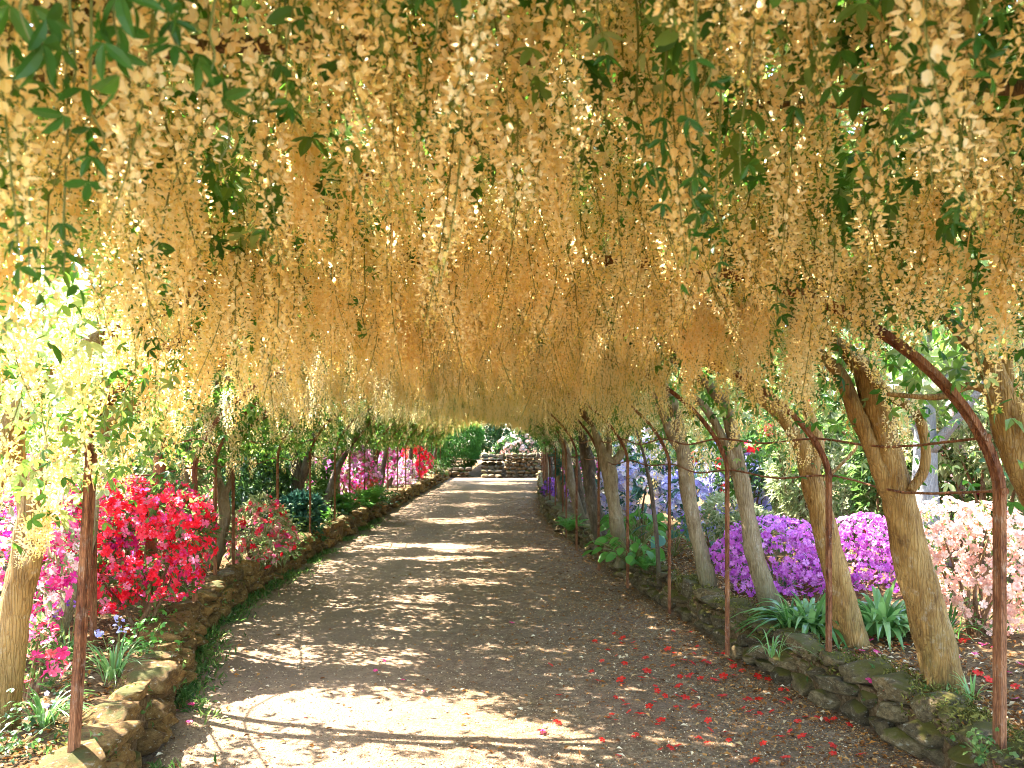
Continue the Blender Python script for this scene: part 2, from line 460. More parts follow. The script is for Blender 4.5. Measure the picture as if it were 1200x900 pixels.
# ------------------------------------------------------------------ stones and walls
def stone_template(n=5, pw=3.2):
    vs, fs = [], []
    lin = np.linspace(-1, 1, n)
    idx = {}
    def vid(p_):
        k_ = tuple(np.round(p_, 5))
        if k_ not in idx:
            idx[k_] = len(vs); vs.append(p_)
        return idx[k_]
    for ax in range(3):
        for sg in (-1, 1):
            for i in range(n - 1):
                for j in range(n - 1):
                    q = []
                    for (a, b) in ((i, j), (i + 1, j), (i + 1, j + 1), (i, j + 1)):
                        p_ = np.zeros(3); p_[ax] = sg; p_[(ax + 1) % 3] = lin[a]; p_[(ax + 2) % 3] = lin[b]
                        q.append(vid(p_))
                    fs.append(q if sg > 0 else q[::-1])
    v = np.array(vs)
    v = v / (np.sum(np.abs(v) ** pw, 1) ** (1 / pw))[:, None]
    return v, fs
SV, SF = stone_template(8, 5)
SL, SN = faces(SF)
def stone(g, c, size, yaw, tilt=0.0, tint=0.5, amp=0.22):
    sd_ = U(0, 100, 3)
    d = 1 + amp * (vnoise(SV * 1.5 + sd_) - 0.5) * 2 + amp * 0.45 * (vnoise(SV * 4 + sd_) - 0.5) * 2
    v = SV * d[:, None]
    for k in range(14):
        pn = rng.normal(0, 1, 3); pn /= np.linalg.norm(pn)
        lim = U(0.70, 1.0)
        ex = np.maximum(v @ pn - lim, 0)
        v = v - ex[:, None] * pn
    v = v * (1 + amp * 0.25 * (vnoise(SV * 7 + sd_) - 0.5))[:, None]
    v = v * np.asarray(size) / 2
    ct, st = math.cos(tilt), math.sin(tilt)
    v = v @ np.array([[ct, 0, st], [0, 1, 0], [-st, 0, ct]])
    c_, s_ = math.cos(yaw), math.sin(yaw)
    v = v @ np.array([[c_, s_, 0], [-s_, c_, 0], [0, 0, 1]])
    g.add(v + np.asarray(c), SL, SN, tint)

def wall(fx, sgn, y0, y1, h0, big):
    """courses of stones along the edge fx(y); sgn: +1 bed to the right"""
    g = G()
    tops = []
    y = y0
    ncourse = 3
    for k in range(ncourse):
        y = y0 + U(0, 0.15)
        hh = h0 / ncourse
        while y < y1:
            ln = (U(0.12, 0.32) if big else U(0.13, 0.34)) * (1.25 if k == ncourse - 1 else 1)
            if y > 14: ln *= 1.5
            ym = y + ln / 2
            slope = (fx(ym + 0.1) - fx(ym - 0.1)) / 0.2
            yaw = math.atan2(1, slope) + U(-0.12, 0.12)
            hs = hh * U(0.95, 1.4)
            dep = U(0.2, 0.32)
            x = fx(ym) + sgn * (dep * 0.38 + U(-0.045, 0.05)) + sgn * 0.02 * k
            c = (x, ym, hh * (k + 0.5) + U(-0.015, 0.02))
            stone(g, c, (ln * 1.03, dep, hs * 1.04), yaw + U(-.06, .06), U(-0.13, 0.13), U(0, 1), 0.24)
            if k == ncourse - 1:
                tops.append((x, ym, hh * (k + 0.5) + hs * 0.5, ln, dep, yaw))
            y += ln * 0.96
    return g, tops

def backing(fx, sgn, parent, h):                     # earth packed behind and between the stones
    yy = np.arange(1.4, 35.6, 0.15)
    a = fx(yy) + sgn * 0.06; b = fx(yy) + sgn * 0.30
    k = len(yy)
    hz = h + 0.05 * (n2(yy * 4, yy * 0, 3.) - .5)
    v = np.concatenate([np.stack([a, yy, np.full(k, -.02)], 1), np.stack([a, yy, hz], 1), np.stack([b, yy, hz], 1)])
    i = np.arange(k - 1)
    q = np.concatenate([np.stack([i, i + 1, k + i + 1, k + i], 1), np.stack([k + i, k + i + 1, 2 * k + i + 1, 2 * k + i], 1)])
    g = G(); g.add(v, q.ravel(), np.full(len(q), 4))
    g.build('earth_core', M['soil'], parent, parent.location)
wl = thing('stone_wall', 'low wall of rough ochre stones edging the path on the left', 'stone wall', (Lx(4.0), 4.0, 0))
gw, topsL = wall(Lx, -1, 1.5, 35.5, 0.32, True)
gw.build('masonry', M['stone_ochre'], wl, wl.location, smooth=True)
backing(Lx, -1, wl, 0.27)
wr = thing('stone_wall', 'low mossy dry stone wall edging the path on the right', 'stone wall', (Rx(4.0), 4.0, 0))
gw, topsR = wall(Rx, 1, 1.8, 35.5, 0.31, False)
gw.build('masonry', M['stone_moss'], wr, wr.location, smooth=True)
backing(Rx, 1, wr, 0.22)

# blade templates ---------------------------------------------------
def kite(l=1.0, wd=0.42, fold=0.10, bend=0.12):     # a leaf along +y, facing +z, two quads
    v = np.array([[0, 0, 0], [-wd / 2, l * 0.45, fold * l], [0, l * 0.5, 0.0], [wd / 2, l * 0.45, fold * l], [0, l, -bend * l]])
    return v, *faces([[0, 2, 4, 1], [0, 3, 4, 2]])
def ellip(l=1.0, wd=0.42, fold=0.08, bend=0.14):    # rounder leaf, eight faces
    st = [(0.0, 0.0), (0.22, 0.75), (0.5, 1.0), (0.78, 0.68), (1.0, 0.0)]
    v = [[0, 0, 0]]
    for s, w_ in st[1:-1]:
        z = -bend * l * s * s
        v += [[-wd / 2 * w_, l * s, z + fold * l * w_ * 0.6], [0, l * s, z], [wd / 2 * w_, l * s, z + fold * l * w_ * 0.6]]
    v += [[0, l, -bend * l]]
    n = len(v) - 1
    f = [[0, 2, 1], [0, 3, 2]]
    for k in range(2):
        a = 1 + 3 * k
        f += [[a, a + 1, a + 4, a + 3], [a + 1, a + 2, a + 5, a + 4]]
    a = 7
    f += [[a, a + 1, n], [a + 1, a + 2, n]]
    return np.array(v, float), *faces(f)
def join(parts):
    vs, ls, ns, c = [], [], [], 0
    for v, l, n in parts:
        vs.append(v); ls.append(np.asarray(l) + c); ns.append(n); c += len(v)
    return np.concatenate(vs), np.concatenate(ls), np.concatenate(ns)
def rotm(ax, a):
    c, s = math.cos(a), math.sin(a)
    return {'x': np.array([[1, 0, 0], [0, c, -s], [0, s, c]]), 'y': np.array([[c, 0, s], [0, 1, 0], [-s, 0, c]]), 'z': np.array([[c, -s, 0], [s, c, 0], [0, 0, 1]])}[ax]
def xf(T, R=None, off=(0, 0, 0), sc=1.0):
    v = T[0] * sc
    if R is not None: v = v @ R.T
    return v + np.asarray(off), T[1], T[2]

def trifol(base):                                    # three leaflets on a petiole along +y
    pt = (np.array([[-0.02, 0, 0], [0.02, 0, 0], [0, 0.75, 0]]), *faces([[0, 1, 2]]))
    p_ = [pt]
    for a in (0, 1.15, -1.15):
        p_.append(xf(base, rotm('z', a) @ rotm('x', -0.35), (0, 0.72, 0)))
    return join(p_)
TRI_N, TRI_F = trifol(ellip()), trifol(kite())
TRI_S = trifol(ellip(1, .36, .10, .22))

def azalea_flower(detail=True):                      # five petals opening along +z
    p_ = []
    for k in range(5):
        a = k * 2 * math.pi / 5
        if detail:
            v = np.array([[0, 0, 0], [-0.20, 0.30, 0.24], [0.20, 0.30, 0.24], [-0.24, 0.56, 0.26], [0.24, 0.56, 0.26], [0, 0.68, 0.16]])
            f = faces([[0, 2, 1], [1, 2, 4, 3], [3, 4, 5]])
        else:
            v = np.array([[0, 0, 0], [-0.28, 0.42, 0.25], [0, 0.66, 0.2], [0.28, 0.42, 0.25]])
            f = faces([[0, 3, 2, 1]])
        p_.append(xf((v, *f), rotm('z', a)))
    return join(p_)
FL_N, FL_F = azalea_flower(True), azalea_flower(False)

def tufts(name, tops, fx, mat, per, lo, hi, thr, parent, wd=.35, hang=.14, up=(-.2, .6)):
    g = G()
    for (x, y, z, ln, dep, yaw) in tops:
        if y > 13: continue
        m_ = int(per * U(.2, 1.0))
        a, b = U(-.5, .5, m_) * ln * 1.1, U(-.55, .55, m_) * dep
        cs, sn = math.cos(yaw), math.sin(yaw)
        qx, qy = x + a * cs - b * sn, y + a * sn + b * cs
        edge = np.abs(qx - fx(qy)) < .07
        keep = n2(qx * 5, qy * 5, 12.0) > thr
        pos = np.stack([qx, qy, z - .02 + U(-.01, .012, m_) - np.where(edge, U(0, hang, m_), 0)], 1)[keep]
        k_ = len(pos)
        g.scatter(kite(1, wd, .1, .4), pos, frames(np.stack([U(-1, 1, k_), U(-1, 1, k_), U(*up, k_)], 1)), U(lo, hi, k_), U(0, 1, k_))
    g.build(name, mat, parent, parent.location)
tufts('moss', topsL, Lx, M['moss'], 150, .012, .03, .52, wl)
tufts('wall_plants', topsL, Lx, M['leafmid'], 70, .02, .05, .60, wl, .5, .22)
tufts('wall_plants', topsR, Rx, M['leafmid'], 40, .02, .05, .64, wr, .3, .2)
# moss cushions on the right wall
g = G()
for (x, y, z, ln, dep, yaw) in topsR:
    if y > 12: continue
    m_ = int(380 * U(0.2, 1.0) * (1.3 if y < 8 else 0.5))
    a, b = U(-0.5, 0.5, m_) * ln * 1.1, U(-0.55, 0.5, m_) * dep
    cs, sn = math.cos(yaw), math.sin(yaw)
    px_, py_ = x + a * cs - b * sn, y + a * sn + b * cs
    edge = np.abs(px_ - Rx(py_)) < 0.06
    keep = n2(px_ * 6, py_ * 6, 2.0) > 0.36
    pos = np.stack([px_, py_, z - 0.012 + U(-0.01, 0.012, m_) - np.where(edge, U(0, 0.14, m_), 0)], 1)[keep]
    g.scatter(kite(1, 0.35, 0.1, 0.4), pos, frames(np.stack([U(-1, 1, len(pos)), U(-1, 1, len(pos)), U(-0.2, 0.6, len(pos))], 1)), U(0.012, 0.035, len(pos)), U(0, 1, len(pos)))
g.build('moss', M['moss'], wr, wr.location)

# far end: steps, stone walls
st = thing('stone_steps', 'flight of worn stone steps at the far end of the path', 'steps', (-.85, 35.3, 0))
for k in range(6):
    g = G()
    n_ = 3
    for q in range(n_):
        stone(g, (-.85 + (q - 1) * 0.29, 35.4 + 0.36 * k, 0.085 + 0.16 * k), (0.32, 0.45, 0.17), U(-0.03, 0.03), 0, U(0.3, 1), 0.06)
    g.build('step', M['stone_far'], st, st.location, smooth=True)
def farwall(x0, x1, y, h, label):
    t = thing('stone_wall', label, 'stone wall', ((x0 + x1) / 2, y, 0))
    g = G()
    z = 0
    while z < h:
        x = x0 + U(0, 0.1)
        hs = U(0.11, 0.17)
        while x < x1:
            ln = U(0.16, 0.36)
            stone(g, (x + ln / 2, y + U(-0.04, 0.04), z + hs / 2), (ln * 1.05, 0.34, hs * 1.12), U(-0.05, 0.05), 0, U(0, 1), 0.18)
            x += ln
        z += hs
    g.build('masonry', M['stone_far'], t, t.location, smooth=True)
farwall(-0.35, 1.35, 35.7, 0.95, 'buff stone retaining wall right of the far steps')
farwall(-3.3, -1.85, 35.7, 0.34, 'low stone wall left of the far steps')

# ------------------------------------------------------------------ iron hoops and wires
HP = [  # right foot (px, d), left foot (px, d)
    (1172, 3.66, 103, 3.5, 0.030), (972, 5.2, 109, 5.6, 0.026), (853, 6.15, 228, 6.6, 0.024), (785, 7.6, 252, 7.9, 0.022), (736, 8.9, 273, 8.9, 0.022),
    (702, 10.1, 325, 10.3, 0.022), (676, 11.9, 363, 11.6, 0.022), (664, 13.5, 392, 13.4, 0.022)]
hoops = []
for (a, da, b, db, wd) in HP:
    hoops.append(((a - 600) / F * da, da, (b - 600) / F * db, db, wd))
y = 15.0
while y < 34:
    hoops.append((Rx(y) + 0.12, y, Lx(y) - 0.16, y, 0.022)); y += 1.6
words = ['second', 'third', 'fourth', 'fifth', 'sixth', 'seventh', 'eighth', 'ninth']
hoop_pts = []
for hi, (xr, yr, xl, yl, wd) in enumerate(hoops):
    th = np.linspace(0, np.pi, 41)
    c = np.cos(th)
    u = np.sign(c) * np.abs(c) ** 0.8
    t = (1 - u) / 2
    zl = 1.38 + (0.2 * t if hi == 0 else 0 * t)
    z = zl + (2.36 - zl) * np.abs(np.sin(th)) ** 1.25
    arc = np.stack([xr + (xl - xr) * t, yr + (yl - yr) * t, z], 1)
    lean = 0.06 if hi == 0 else 0.0
    legr = np.array([[xr - 0.0, yr, zz] for zz in np.linspace(0.05, 1.33, 8)])
    legl = np.array([[xl - lean * (1.33 - zz), yl, zz] for zz in np.linspace(zl[-1] - .05, 0.05, 8)])
    pts = np.vstack([legr, arc, legl])
    hoop_pts.append(pts)
    tgt = np.gradient(pts, axis=0); tgt /= np.linalg.norm(tgt, axis=1, keepdims=True)
    nrm = np.array([-(yl - yr), xl - xr, 0.0]); nrm /= np.linalg.norm(nrm)
    bn = np.cross(tgt, nrm)
    s_ = wd
    prof = np.array([(-1, -0.5), (-0.28, -0.5), (-0.22, -0.85), (0.22, -0.85), (0.28, -0.5), (1, -0.5), (1, 0.35), (0.3, 0.35), (0.24, 0.15), (-0.24, 0.15), (-0.3, 0.35), (-1, 0.35)]) * s_
    k = len(pts); m_ = len(prof)
    v = pts[:, None, :] + prof[None, :, 0, None] * nrm + prof[None, :, 1, None] * bn[:, None, :]
    i, j = np.meshgrid(np.arange(k - 1), np.arange(m_), indexing='ij')
    q = np.stack([i * m_ + j, (i + 1) * m_ + j, (i + 1) * m_ + (j + 1) % m_, i * m_ + (j + 1) % m_], 2).reshape(-1, 4)
    g = G(); g.add(v.reshape(-1, 3), np.concatenate([q.ravel(), np.arange(m_)]), np.concatenate([np.full(len(q), 4), [m_]]))
    if hi == 0: lab = 'nearest rusty iron hoop, its post rising by the right edge'
    elif hi < 8: lab = '%s rusty iron hoop along the path, thin post on the wall' % words[hi - 1]
    else: lab = 'slender dark hoop post among the far trunks'
    o = thing('arch_hoop', lab, 'arch hoop', (xr, yr, 0), 'iron hoops over the path')
    g.build('hoop_bar', M['rust'], o, o.location)
    if hi < 8:
        for (sx, uu) in ((1, 0.0), (1, 0.93), (-1, 0.0), (-1, 0.93)):
            tt = 0 if uu == 0 else 1
            idx = 8 + (4 if tt else 0) if sx > 0 else len(pts) - 9 - (4 if tt else 0)
            cpt = pts[idx]
            g = G()
            tube(g, [cpt + nrm * -s_ * 1.3, cpt + nrm * s_ * 1.3], [s_ * 0.55] * 2, 8)
            g.build('wire_clip', M['rust'], o, o.location)

for side in (1, -1):
    for lvl, nm in ((8, 'lower'), (12, 'upper')):
        pts = []
        for hp in hoop_pts:
            p_ = hp[lvl] if side > 0 else hp[len(hp) - 1 - lvl]
            if pts:
                m_ = (pts[-1] + p_) / 2; m_[2] -= 0.03 + U(0, 0.03)
                pts.append(m_)
            pts.append(p_ + np.array([0.02 * side, 0, 0]))
        g = G()
        tube(g, pts, [0.0065], 6, n=len(pts) * 3)
        o = g.build('trellis_wire', M['rust'])
        tag(o, '%s rusty wire strung along the hoops on the %s of the path' % (nm, 'right' if side > 0 else 'left'), 'wire', 'wires between the hoops')

# ------------------------------------------------------------------ racemes
def pea_flower(far=False):
    # along +y outwards, +z up; banner upturned, wings and keel forward
    banner = (np.array([[0, 0.0, 0], [-0.36, 0.16, 0.34], [0, 0.04, 0.42], [0.36, 0.16, 0.34], [-0.30, 0.34, 0.78], [0, 0.16, 0.98], [0.30, 0.34, 0.78]]), *faces([[0, 2, 1], [0, 3, 2], [1, 2, 5, 4], [2, 3, 6, 5]]))
    wing = (np.array([[0, 0.05, 0], [-0.20, 0.55, 0.02], [-0.08, 1.10, 0.06], [0, 1.12, -0.10], [0.20, 0.55, 0.02], [0.08, 1.10, 0.06], [0, 0.5, -0.26]]), *faces([[0, 6, 3, 2, 1], [0, 4, 5, 3, 6]]))
    if far:
        b2 = (np.array([[0, 0, 0], [-0.45, 0.25, 0.5], [0, 0.25, 0.9], [0.45, 0.25, 0.5]]), *faces([[0, 3, 2, 1]]))
        w2 = (np.array([[-0.2, 0.05, 0], [-0.25, 0.9, -0.15], [0.25, 0.9, -0.15], [0.2, 0.05, 0]]), *faces([[0, 3, 2, 1]]))
        return join([b2, w2])
    return join([banner, wing])
PEA_N, PEA_F = pea_flower(), pea_flower(True)

CALYX = (np.array([[-.14, .02, -.06], [.14, .02, -.06], [.10, -.22, .10], [-.10, -.22, .10], [0, .16, -.16], [0, -.05, .16]]), *faces([[0, 1, 2, 3], [0, 4, 1], [3, 2, 5]]))
def raceme_geo(length, nf, T, seed, far=False):
    r = np.random.default_rng(seed)
    g = G()
    bend = r.uniform(-0.09, 0.09, 2)
    s = np.linspace(0.10, 1, nf)
    s = s + r.uniform(-0.01, 0.01, nf)
    ctr = lambda q: np.stack([bend[0] * q * q, bend[1] * q * q, -q * length], 1)
    if not far:
        tube(g, ctr(np.linspace(0, 1, 7)), [0.0020, 0.0016, 0.0008], 4, mat=1, tint=0.6)
    ang = np.arange(nf) * 2.4 + r.uniform(-0.5, 0.5, nf)
    rad = (0.020 + 0.020 * r.random(nf)) * np.clip(1.25 - 0.95 * np.clip(s - 0.25, 0, 1), 0.25, 1.1)
    out = np.stack([np.cos(ang), np.sin(ang), np.full(nf, 0.15)], 1)
    cen = ctr(s)
    pos = cen + out * rad[:, None] * 0.8 + np.array([0, 0, 0.006])
    # pedicels
    if not far:
        pv, pl = [], []
        side = np.stack([-np.sin(ang), np.cos(ang), np.zeros(nf)], 1) * 0.0012
        v = np.stack([cen - side + [0, 0, 0.012], cen + side + [0, 0, 0.012], pos], 1).reshape(-1, 3)
        g.add(v, np.arange(3 * nf), np.full(nf, 3), 0.8, 1)
    tilt = r.uniform(-0.5, 0.5, nf)
    fwd = np.stack([np.cos(ang + tilt * 0.7), np.sin(ang + tilt * 0.7), -0.15 + 0.35 * r.uniform(-1, 1, nf)], 1)
    fwd /= np.linalg.norm(fwd, axis=1, keepdims=True)
    x = np.cross(fwd, np.array([0, 0, 1.0])); x /= np.linalg.norm(x, axis=1, keepdims=True)
    z = np.cross(x, fwd)
    R = np.stack([x, fwd, z], 2)
    size = np.clip(0.0172 * (1.3 - 0.8 * np.clip(s - 0.35, 0, 1) / 0.65), 0.006, 0.0195) * r.uniform(0.85, 1.15, nf)
    if far: size = size * 1.15
    tint = np.clip(0.60 + 0.28 * r.uniform(-1, 1, nf) - 0.55 * np.clip((s - 0.82) / 0.18, 0, 1), 0.02, 0.95)
    g.scatter(T, pos, R, size, tint, 0)
    if not far:
        g.scatter(CALYX, pos, R, size, 0.2, 1)
    return g

NV = 12
lens_ = np.linspace(0.17, 0.42, NV)
RAC = []
for k in range(NV):
    o = raceme_geo(lens_[k], int(lens_[k] * 225), PEA_N, 100 + k).build('raceme', [M['petal'], M['stalk']])
    RAC.append(o.data)
    bpy.data.objects.remove(o)
RACN = []
for k in range(NV):
    gg = raceme_geo(lens_[k], int(lens_[k] * 225), PEA_N, 100 + k)
    RACN.append((np.concatenate(gg.v), np.concatenate(gg.l), np.concatenate(gg.n), np.concatenate(gg.t)))
RACF = []
for k in range(NV):
    gg = raceme_geo(lens_[k], int(lens_[k] * 135), PEA_F, 300 + k, True)
    RACF.append((np.concatenate(gg.v), np.concatenate(gg.l), np.concatenate(gg.n), np.concatenate(gg.t)))

# ------------------------------------------------------------------ laburnum trees
trees = []
def tree(side, stems, rads, bark, label, y=None, canopy=True):
    """stems: first is the trunk, others fork off it; each a list of world points"""
    base = np.array(stems[0][0], float)
    base[2] = BED - 0.05
    t = thing('laburnum_tree', label, 'laburnum', base, 'laburnum trees trained over the path')
    near = base[1] < 12
    for k, (s_, r_) in enumerate(zip(stems, rads)):
        g = G()
        s_ = [np.array(q, float) for q in s_]
        if k == 0:
            s_ = [s_[0] + np.array([0.0, 0, -0.12])] + s_
            r_ = [r_[0] * 1.35, r_[0] * 1.12] + list(r_[1:])
        tube(g, s_, r_, 28 if near else 8, n=len(s_) * (14 if near else 4), rough=0.34 if near else 0.2, seed=U(0, 50))
        g.build('trunk' if k == 0 else 'limb', bark, t, t.location, smooth=True)
    trees.append(dict(o=t, side=side, y=base[1] if y is None else y, base=np.array(t.location), top=np.array(stems[0][-1], float), bark=bark, near=near))
    return t

B, BG, BD = M['bark'], M['barkgrey'], M['barkdark']
def pp(d, *q): return [P(a, b, d if len(r_) == 0 else r_[0]) for (a, b, *r_) in q]
# right side
tree(1, [[(2.45, 1.7, BED), (2.4, 1.75, 1.0), (2.2, 1.8, 1.7), (1.7, 1.9, 2.25)]], [[.09, .08, .06, .03]], B, 'laburnum overhead whose trunk stands just outside the view on the right', 1.8)
tree(1, [pp(3.9, (1300, 850), (1262, 700), (1206, 545), (1176, 470), (1150, 415), (1110, 370)), pp(3.9, (1206, 545), (1215, 480), (1180, 440), (1190, 380)), pp(3.9, (1176, 470), (1140, 452), (1100, 465), (1040, 462))],
     [[.11, .10, .085, .07, .05, .03], [.05, .04, .03, .02], [.03, .02, .016, .01]], B, 'laburnum leaning in from the right edge, gnarled fork without visible foot', 3.2)
tree(1, [pp(4.63, (1106, 800), (1084, 715), (1062, 625), (1044, 540), (1024, 470), (1004, 425), (960, 385)),
         pp(4.62, (1056, 600), (1030, 545), (1008, 495), (984, 440), (950, 400)),
         pp(4.55, (1067, 575), (1083, 548), (1083, 512), (1073, 482), (1042, 462), (1012, 430), (985, 405))],
     [[.096, .09, .086, .08, .068, .055, .03], [.06, .055, .05, .038, .02], [.03, .027, .026, .027, .028, .024, .015]], B, 'thick ochre laburnum trunk near right with a looping side branch')
tree(1, [pp(5.62, (1002, 752), (984, 690), (966, 620), (950, 560), (938, 520), (908, 480), (860, 440)), pp(5.6, (950, 555), (958, 520), (945, 480), (930, 450)), pp(5.6, (955, 570), (985, 545), (1004, 520), (985, 505))],
     [[.085, .08, .075, .066, .055, .042, .025], [.05, .042, .032, .02], [.014, .012, .011, .007]], B, 'leaning laburnum trunk behind a red hoop post with mossy foot')
tree(1, [pp(6.5, (906, 720), (888, 660), (878, 610), (868, 560), (858, 505), (842, 465), (800, 425)), pp(6.5, (868, 560), (850, 520), (828, 480), (800, 455)), pp(6.45, (862, 515), (855, 480), (850, 455))],
     [[.073, .068, .065, .062, .052, .043, .026], [.045, .04, .03, .02], [.02, .016, .01]], BG, 'curved grey laburnum trunk beside the purple azalea')
tree(1, [pp(7.54, (831, 692), (820, 640), (808, 590), (803, 545), (796, 505), (787, 470), (770, 440)), pp(7.54, (801, 535), (788, 512), (779, 490), (765, 460))],
     [[.076, .070, .067, .064, .054, .046, .03], [.048, .042, .035, .02]], BG, 'grey laburnum trunk with dark moss up its foot, before the lilac shrub')
tree(1, [pp(8.4, (772, 676), (770, 635), (764, 580), (757, 545), (752, 525), (742, 495))], [[.022, .021, .02, .016, .014, .01]], BD, 'slim dark laburnum stem between two hoop posts')
tree(1, [pp(9.8, (730, 652), (724, 620), (718, 580), (712, 545), (706, 530), (695, 500)), pp(9.8, (713, 545), (728, 532), (732, 515), (742, 498)), pp(9.8, (712, 545), (714, 520), (712, 495))],
     [[.085, .08, .078, .078, .055, .03], [.06, .05, .04, .02], [.04, .03, .02]], BG, 'straight laburnum trunk forking into three arms beside the hostas')
tree(1, [pp(11.3, (706, 634), (698, 605), (692, 570), (690, 540), (684, 510)), pp(11.3, (693, 575), (684, 540), (680, 510))], [[.10, .095, .09, .08, .04], [.05, .04, .03]], BD, 'dark laburnum trunk just behind the forked one on the right')
tree(1, [pp(13.6, (683, 614), (676, 590), (668, 560), (664, 530), (655, 505))], [[.08, .075, .07, .06, .03]], BG, 'small grey laburnum trunk close behind two red posts on the right')
yy = 15.6
while yy < 34:
    x0 = Rx(yy) + U(0.3, 0.6)
    tree(1, [[(x0, yy, BED), (x0 - .05, yy, 0.8), (x0 - .2, yy + U(-.1, .1), 1.5), (x0 - .6, yy, 2.1)]], [[.075, .065, .055, .03]], BG if U() < .5 else BD, 'far laburnum trunk in the right hand row towards the steps')
    yy += U(1.7, 2.3)
# left side
tree(-1, [[(-2.2, 1.5, BED), (-2.1, 1.55, 1.0), (-1.95, 1.6, 1.7), (-1.4, 1.7, 2.25)]], [[.09, .08, .06, .03]], B, 'laburnum overhead whose trunk stands just outside the view on the left', 1.6)
tree(-1, [pp(3.3, (-75, 830), (-60, 720), (-28, 600), (2, 535), (26, 478), (70, 420)), pp(3.3, (0, 540), (-10, 490), (10, 440))], [[.075, .07, .062, .055, .04, .02], [.03, .025, .015]], B, 'orange brown laburnum limb leaning in at the left edge', 3.0)
tree(-1, [pp(4.0, (-4, 845), (12, 760), (26, 680), (36, 610), (42, 575), (66, 520), (120, 450)), pp(4.0, (36, 615), (26, 570), (22, 520), (40, 460)), pp(4.0, (42, 590), (60, 555), (82, 530), (150, 480), (180, 440))],
     [[.074, .069, .064, .06, .052, .04, .02], [.04, .036, .028, .015], [.03, .028, .024, .02, .012]], B, 'forked laburnum trunk at left with its sunny edge, foot by the wall')
tree(-1, [pp(5.4, (62, 760), (78, 712), (96, 665), (107, 620), (112, 570), (125, 500))], [[.05, .046, .04, .036, .03, .018]], BG, 'thin grey laburnum stem slanting behind the nearest left post')
tree(-1, [pp(6.6, (176, 690), (180, 620), (186, 560), (189, 520), (200, 470))], [[.052, .05, .048, .042, .022]], M['rust'], 'reddish laburnum trunk rising out of the crimson azalea')
tree(-1, [pp(8.0, (214, 688), (215, 640), (217, 590), (219, 540), (232, 490))], [[.052, .048, .046, .04, .02]], BG, 'slim grey laburnum trunk right of the reddish one')
tree(-1, [pp(9.1, (246, 664), (256, 640), (262, 610), (261, 580), (256, 555), (258, 520)), pp(9.1, (262, 582), (270, 562), (269, 535), (280, 500))], [[.085, .068, .062, .055, .032, .02], [.036, .03, .026, .015]], BG, 'fork topped grey laburnum trunk with a flared mossy foot on left')
tree(-1, [pp(12.6, (344, 620), (346, 590), (350, 560), (345, 535), (335, 505)), pp(12.6, (350, 565), (361, 540), (368, 512), (385, 490)), pp(12.6, (348, 555), (334, 548), (324, 530))], [[.11, .10, .10, .07, .03], [.085, .07, .05, .02], [.04, .03, .015]], BD, 'dark many armed laburnum trunk halfway along the left row')
tree(-1, [pp(16.0, (394, 592), (394, 565), (396, 540), (405, 505))], [[.075, .07, .065, .03]], BG, 'upright pale laburnum trunk before the magenta azalea on left')
tree(-1, [pp(18.0, (404, 585), (406, 560), (411, 535), (425, 500))], [[.07, .065, .06, .03]], BG, 'second upright pale laburnum trunk by the magenta azalea on left')
tree(-1, [pp(20.0, (415, 577), (425, 560), (436, 540), (443, 520), (455, 495))], [[.095, .085, .08, .07, .03]], BD, 'dark laburnum trunk leaning strongly to the right on left row')
tree(-1, [pp(24.0, (455, 567), (462, 545), (468, 525), (478, 500))], [[.09, .085, .08, .03]], BD, 'dark leaning laburnum trunk by the lilac pink azalea')
for (px_, py_, d_, ln_) in ((382, 598, 14.6, 22), (434, 574, 21.5, 16), (446, 570, 22.6, 13), (478, 563, 26.2, 10), (488, 561, 28.0, 10)):
    tree(-1, [pp(d_, (px_, py_), (px_ + ln_ * .25, py_ - 25), (px_ + ln_ * .6, py_ - 48), (px_ + ln_ * 1.3, py_ - 75))], [[.075, .07, .06, .03]], BD, 'dark slanting laburnum trunk in the middle of the left hand row', canopy=False)
yy = 29.5
while yy < 34:
    x0 = Lx(yy) - U(0.5, 0.9)
    tree(-1, [[(x0, yy, BED), (x0 + .1, yy, 0.8), (x0 + .3, yy, 1.5), (x0 + .7, yy, 2.1)]], [[.075, .065, .055, .03]], BD, 'far laburnum trunk in the left hand row towards the steps')
    yy += U(1.8, 2.2)

# branches following the hoops above the path
for t in trees:
    if t['bark'] is BD and 8 < t['y'] < 9: continue
    s_ = t['side']
    nb = 3 if t['y'] < 12 else 1
    for k in range(nb):
        y0 = t['top'][1]; y1 = t['y'] + U(-0.7, 0.7)
        us = np.linspace(0.66, U(0.0, 0.25), 5)
        pts = [t['top']] + [np.array([xc(y1) + s_ * q * hw(y1) + U(-.05, .05), y0 + (y1 - y0) * i / 4, zc(q) + 0.10 + U(-.03, .05)]) for i, q in enumerate(us)][1:]
        g = G(); tube(g, pts, [0.026, 0.018, 0.008], 8 if t['near'] else 5, n=16, rough=0.2)
        g.build('branch', M['twig'], t['o'], t['base'], smooth=True)

# canopy: racemes and leaves assigned to the nearest tree of their side
def assign(u, y):
    out = np.zeros(len(u), int)
    for s_ in (1, -1):
        ids = [i for i, t in enumerate(trees) if t['side'] == s_]
        ty = np.array([trees[i]['y'] for i in ids])
        m_ = (u >= 0) if s_ > 0 else (u < 0)
        out[m_] = np.array(ids)[np.argmin(np.abs(y[m_][:, None] - ty[None]), 1)]
    return out

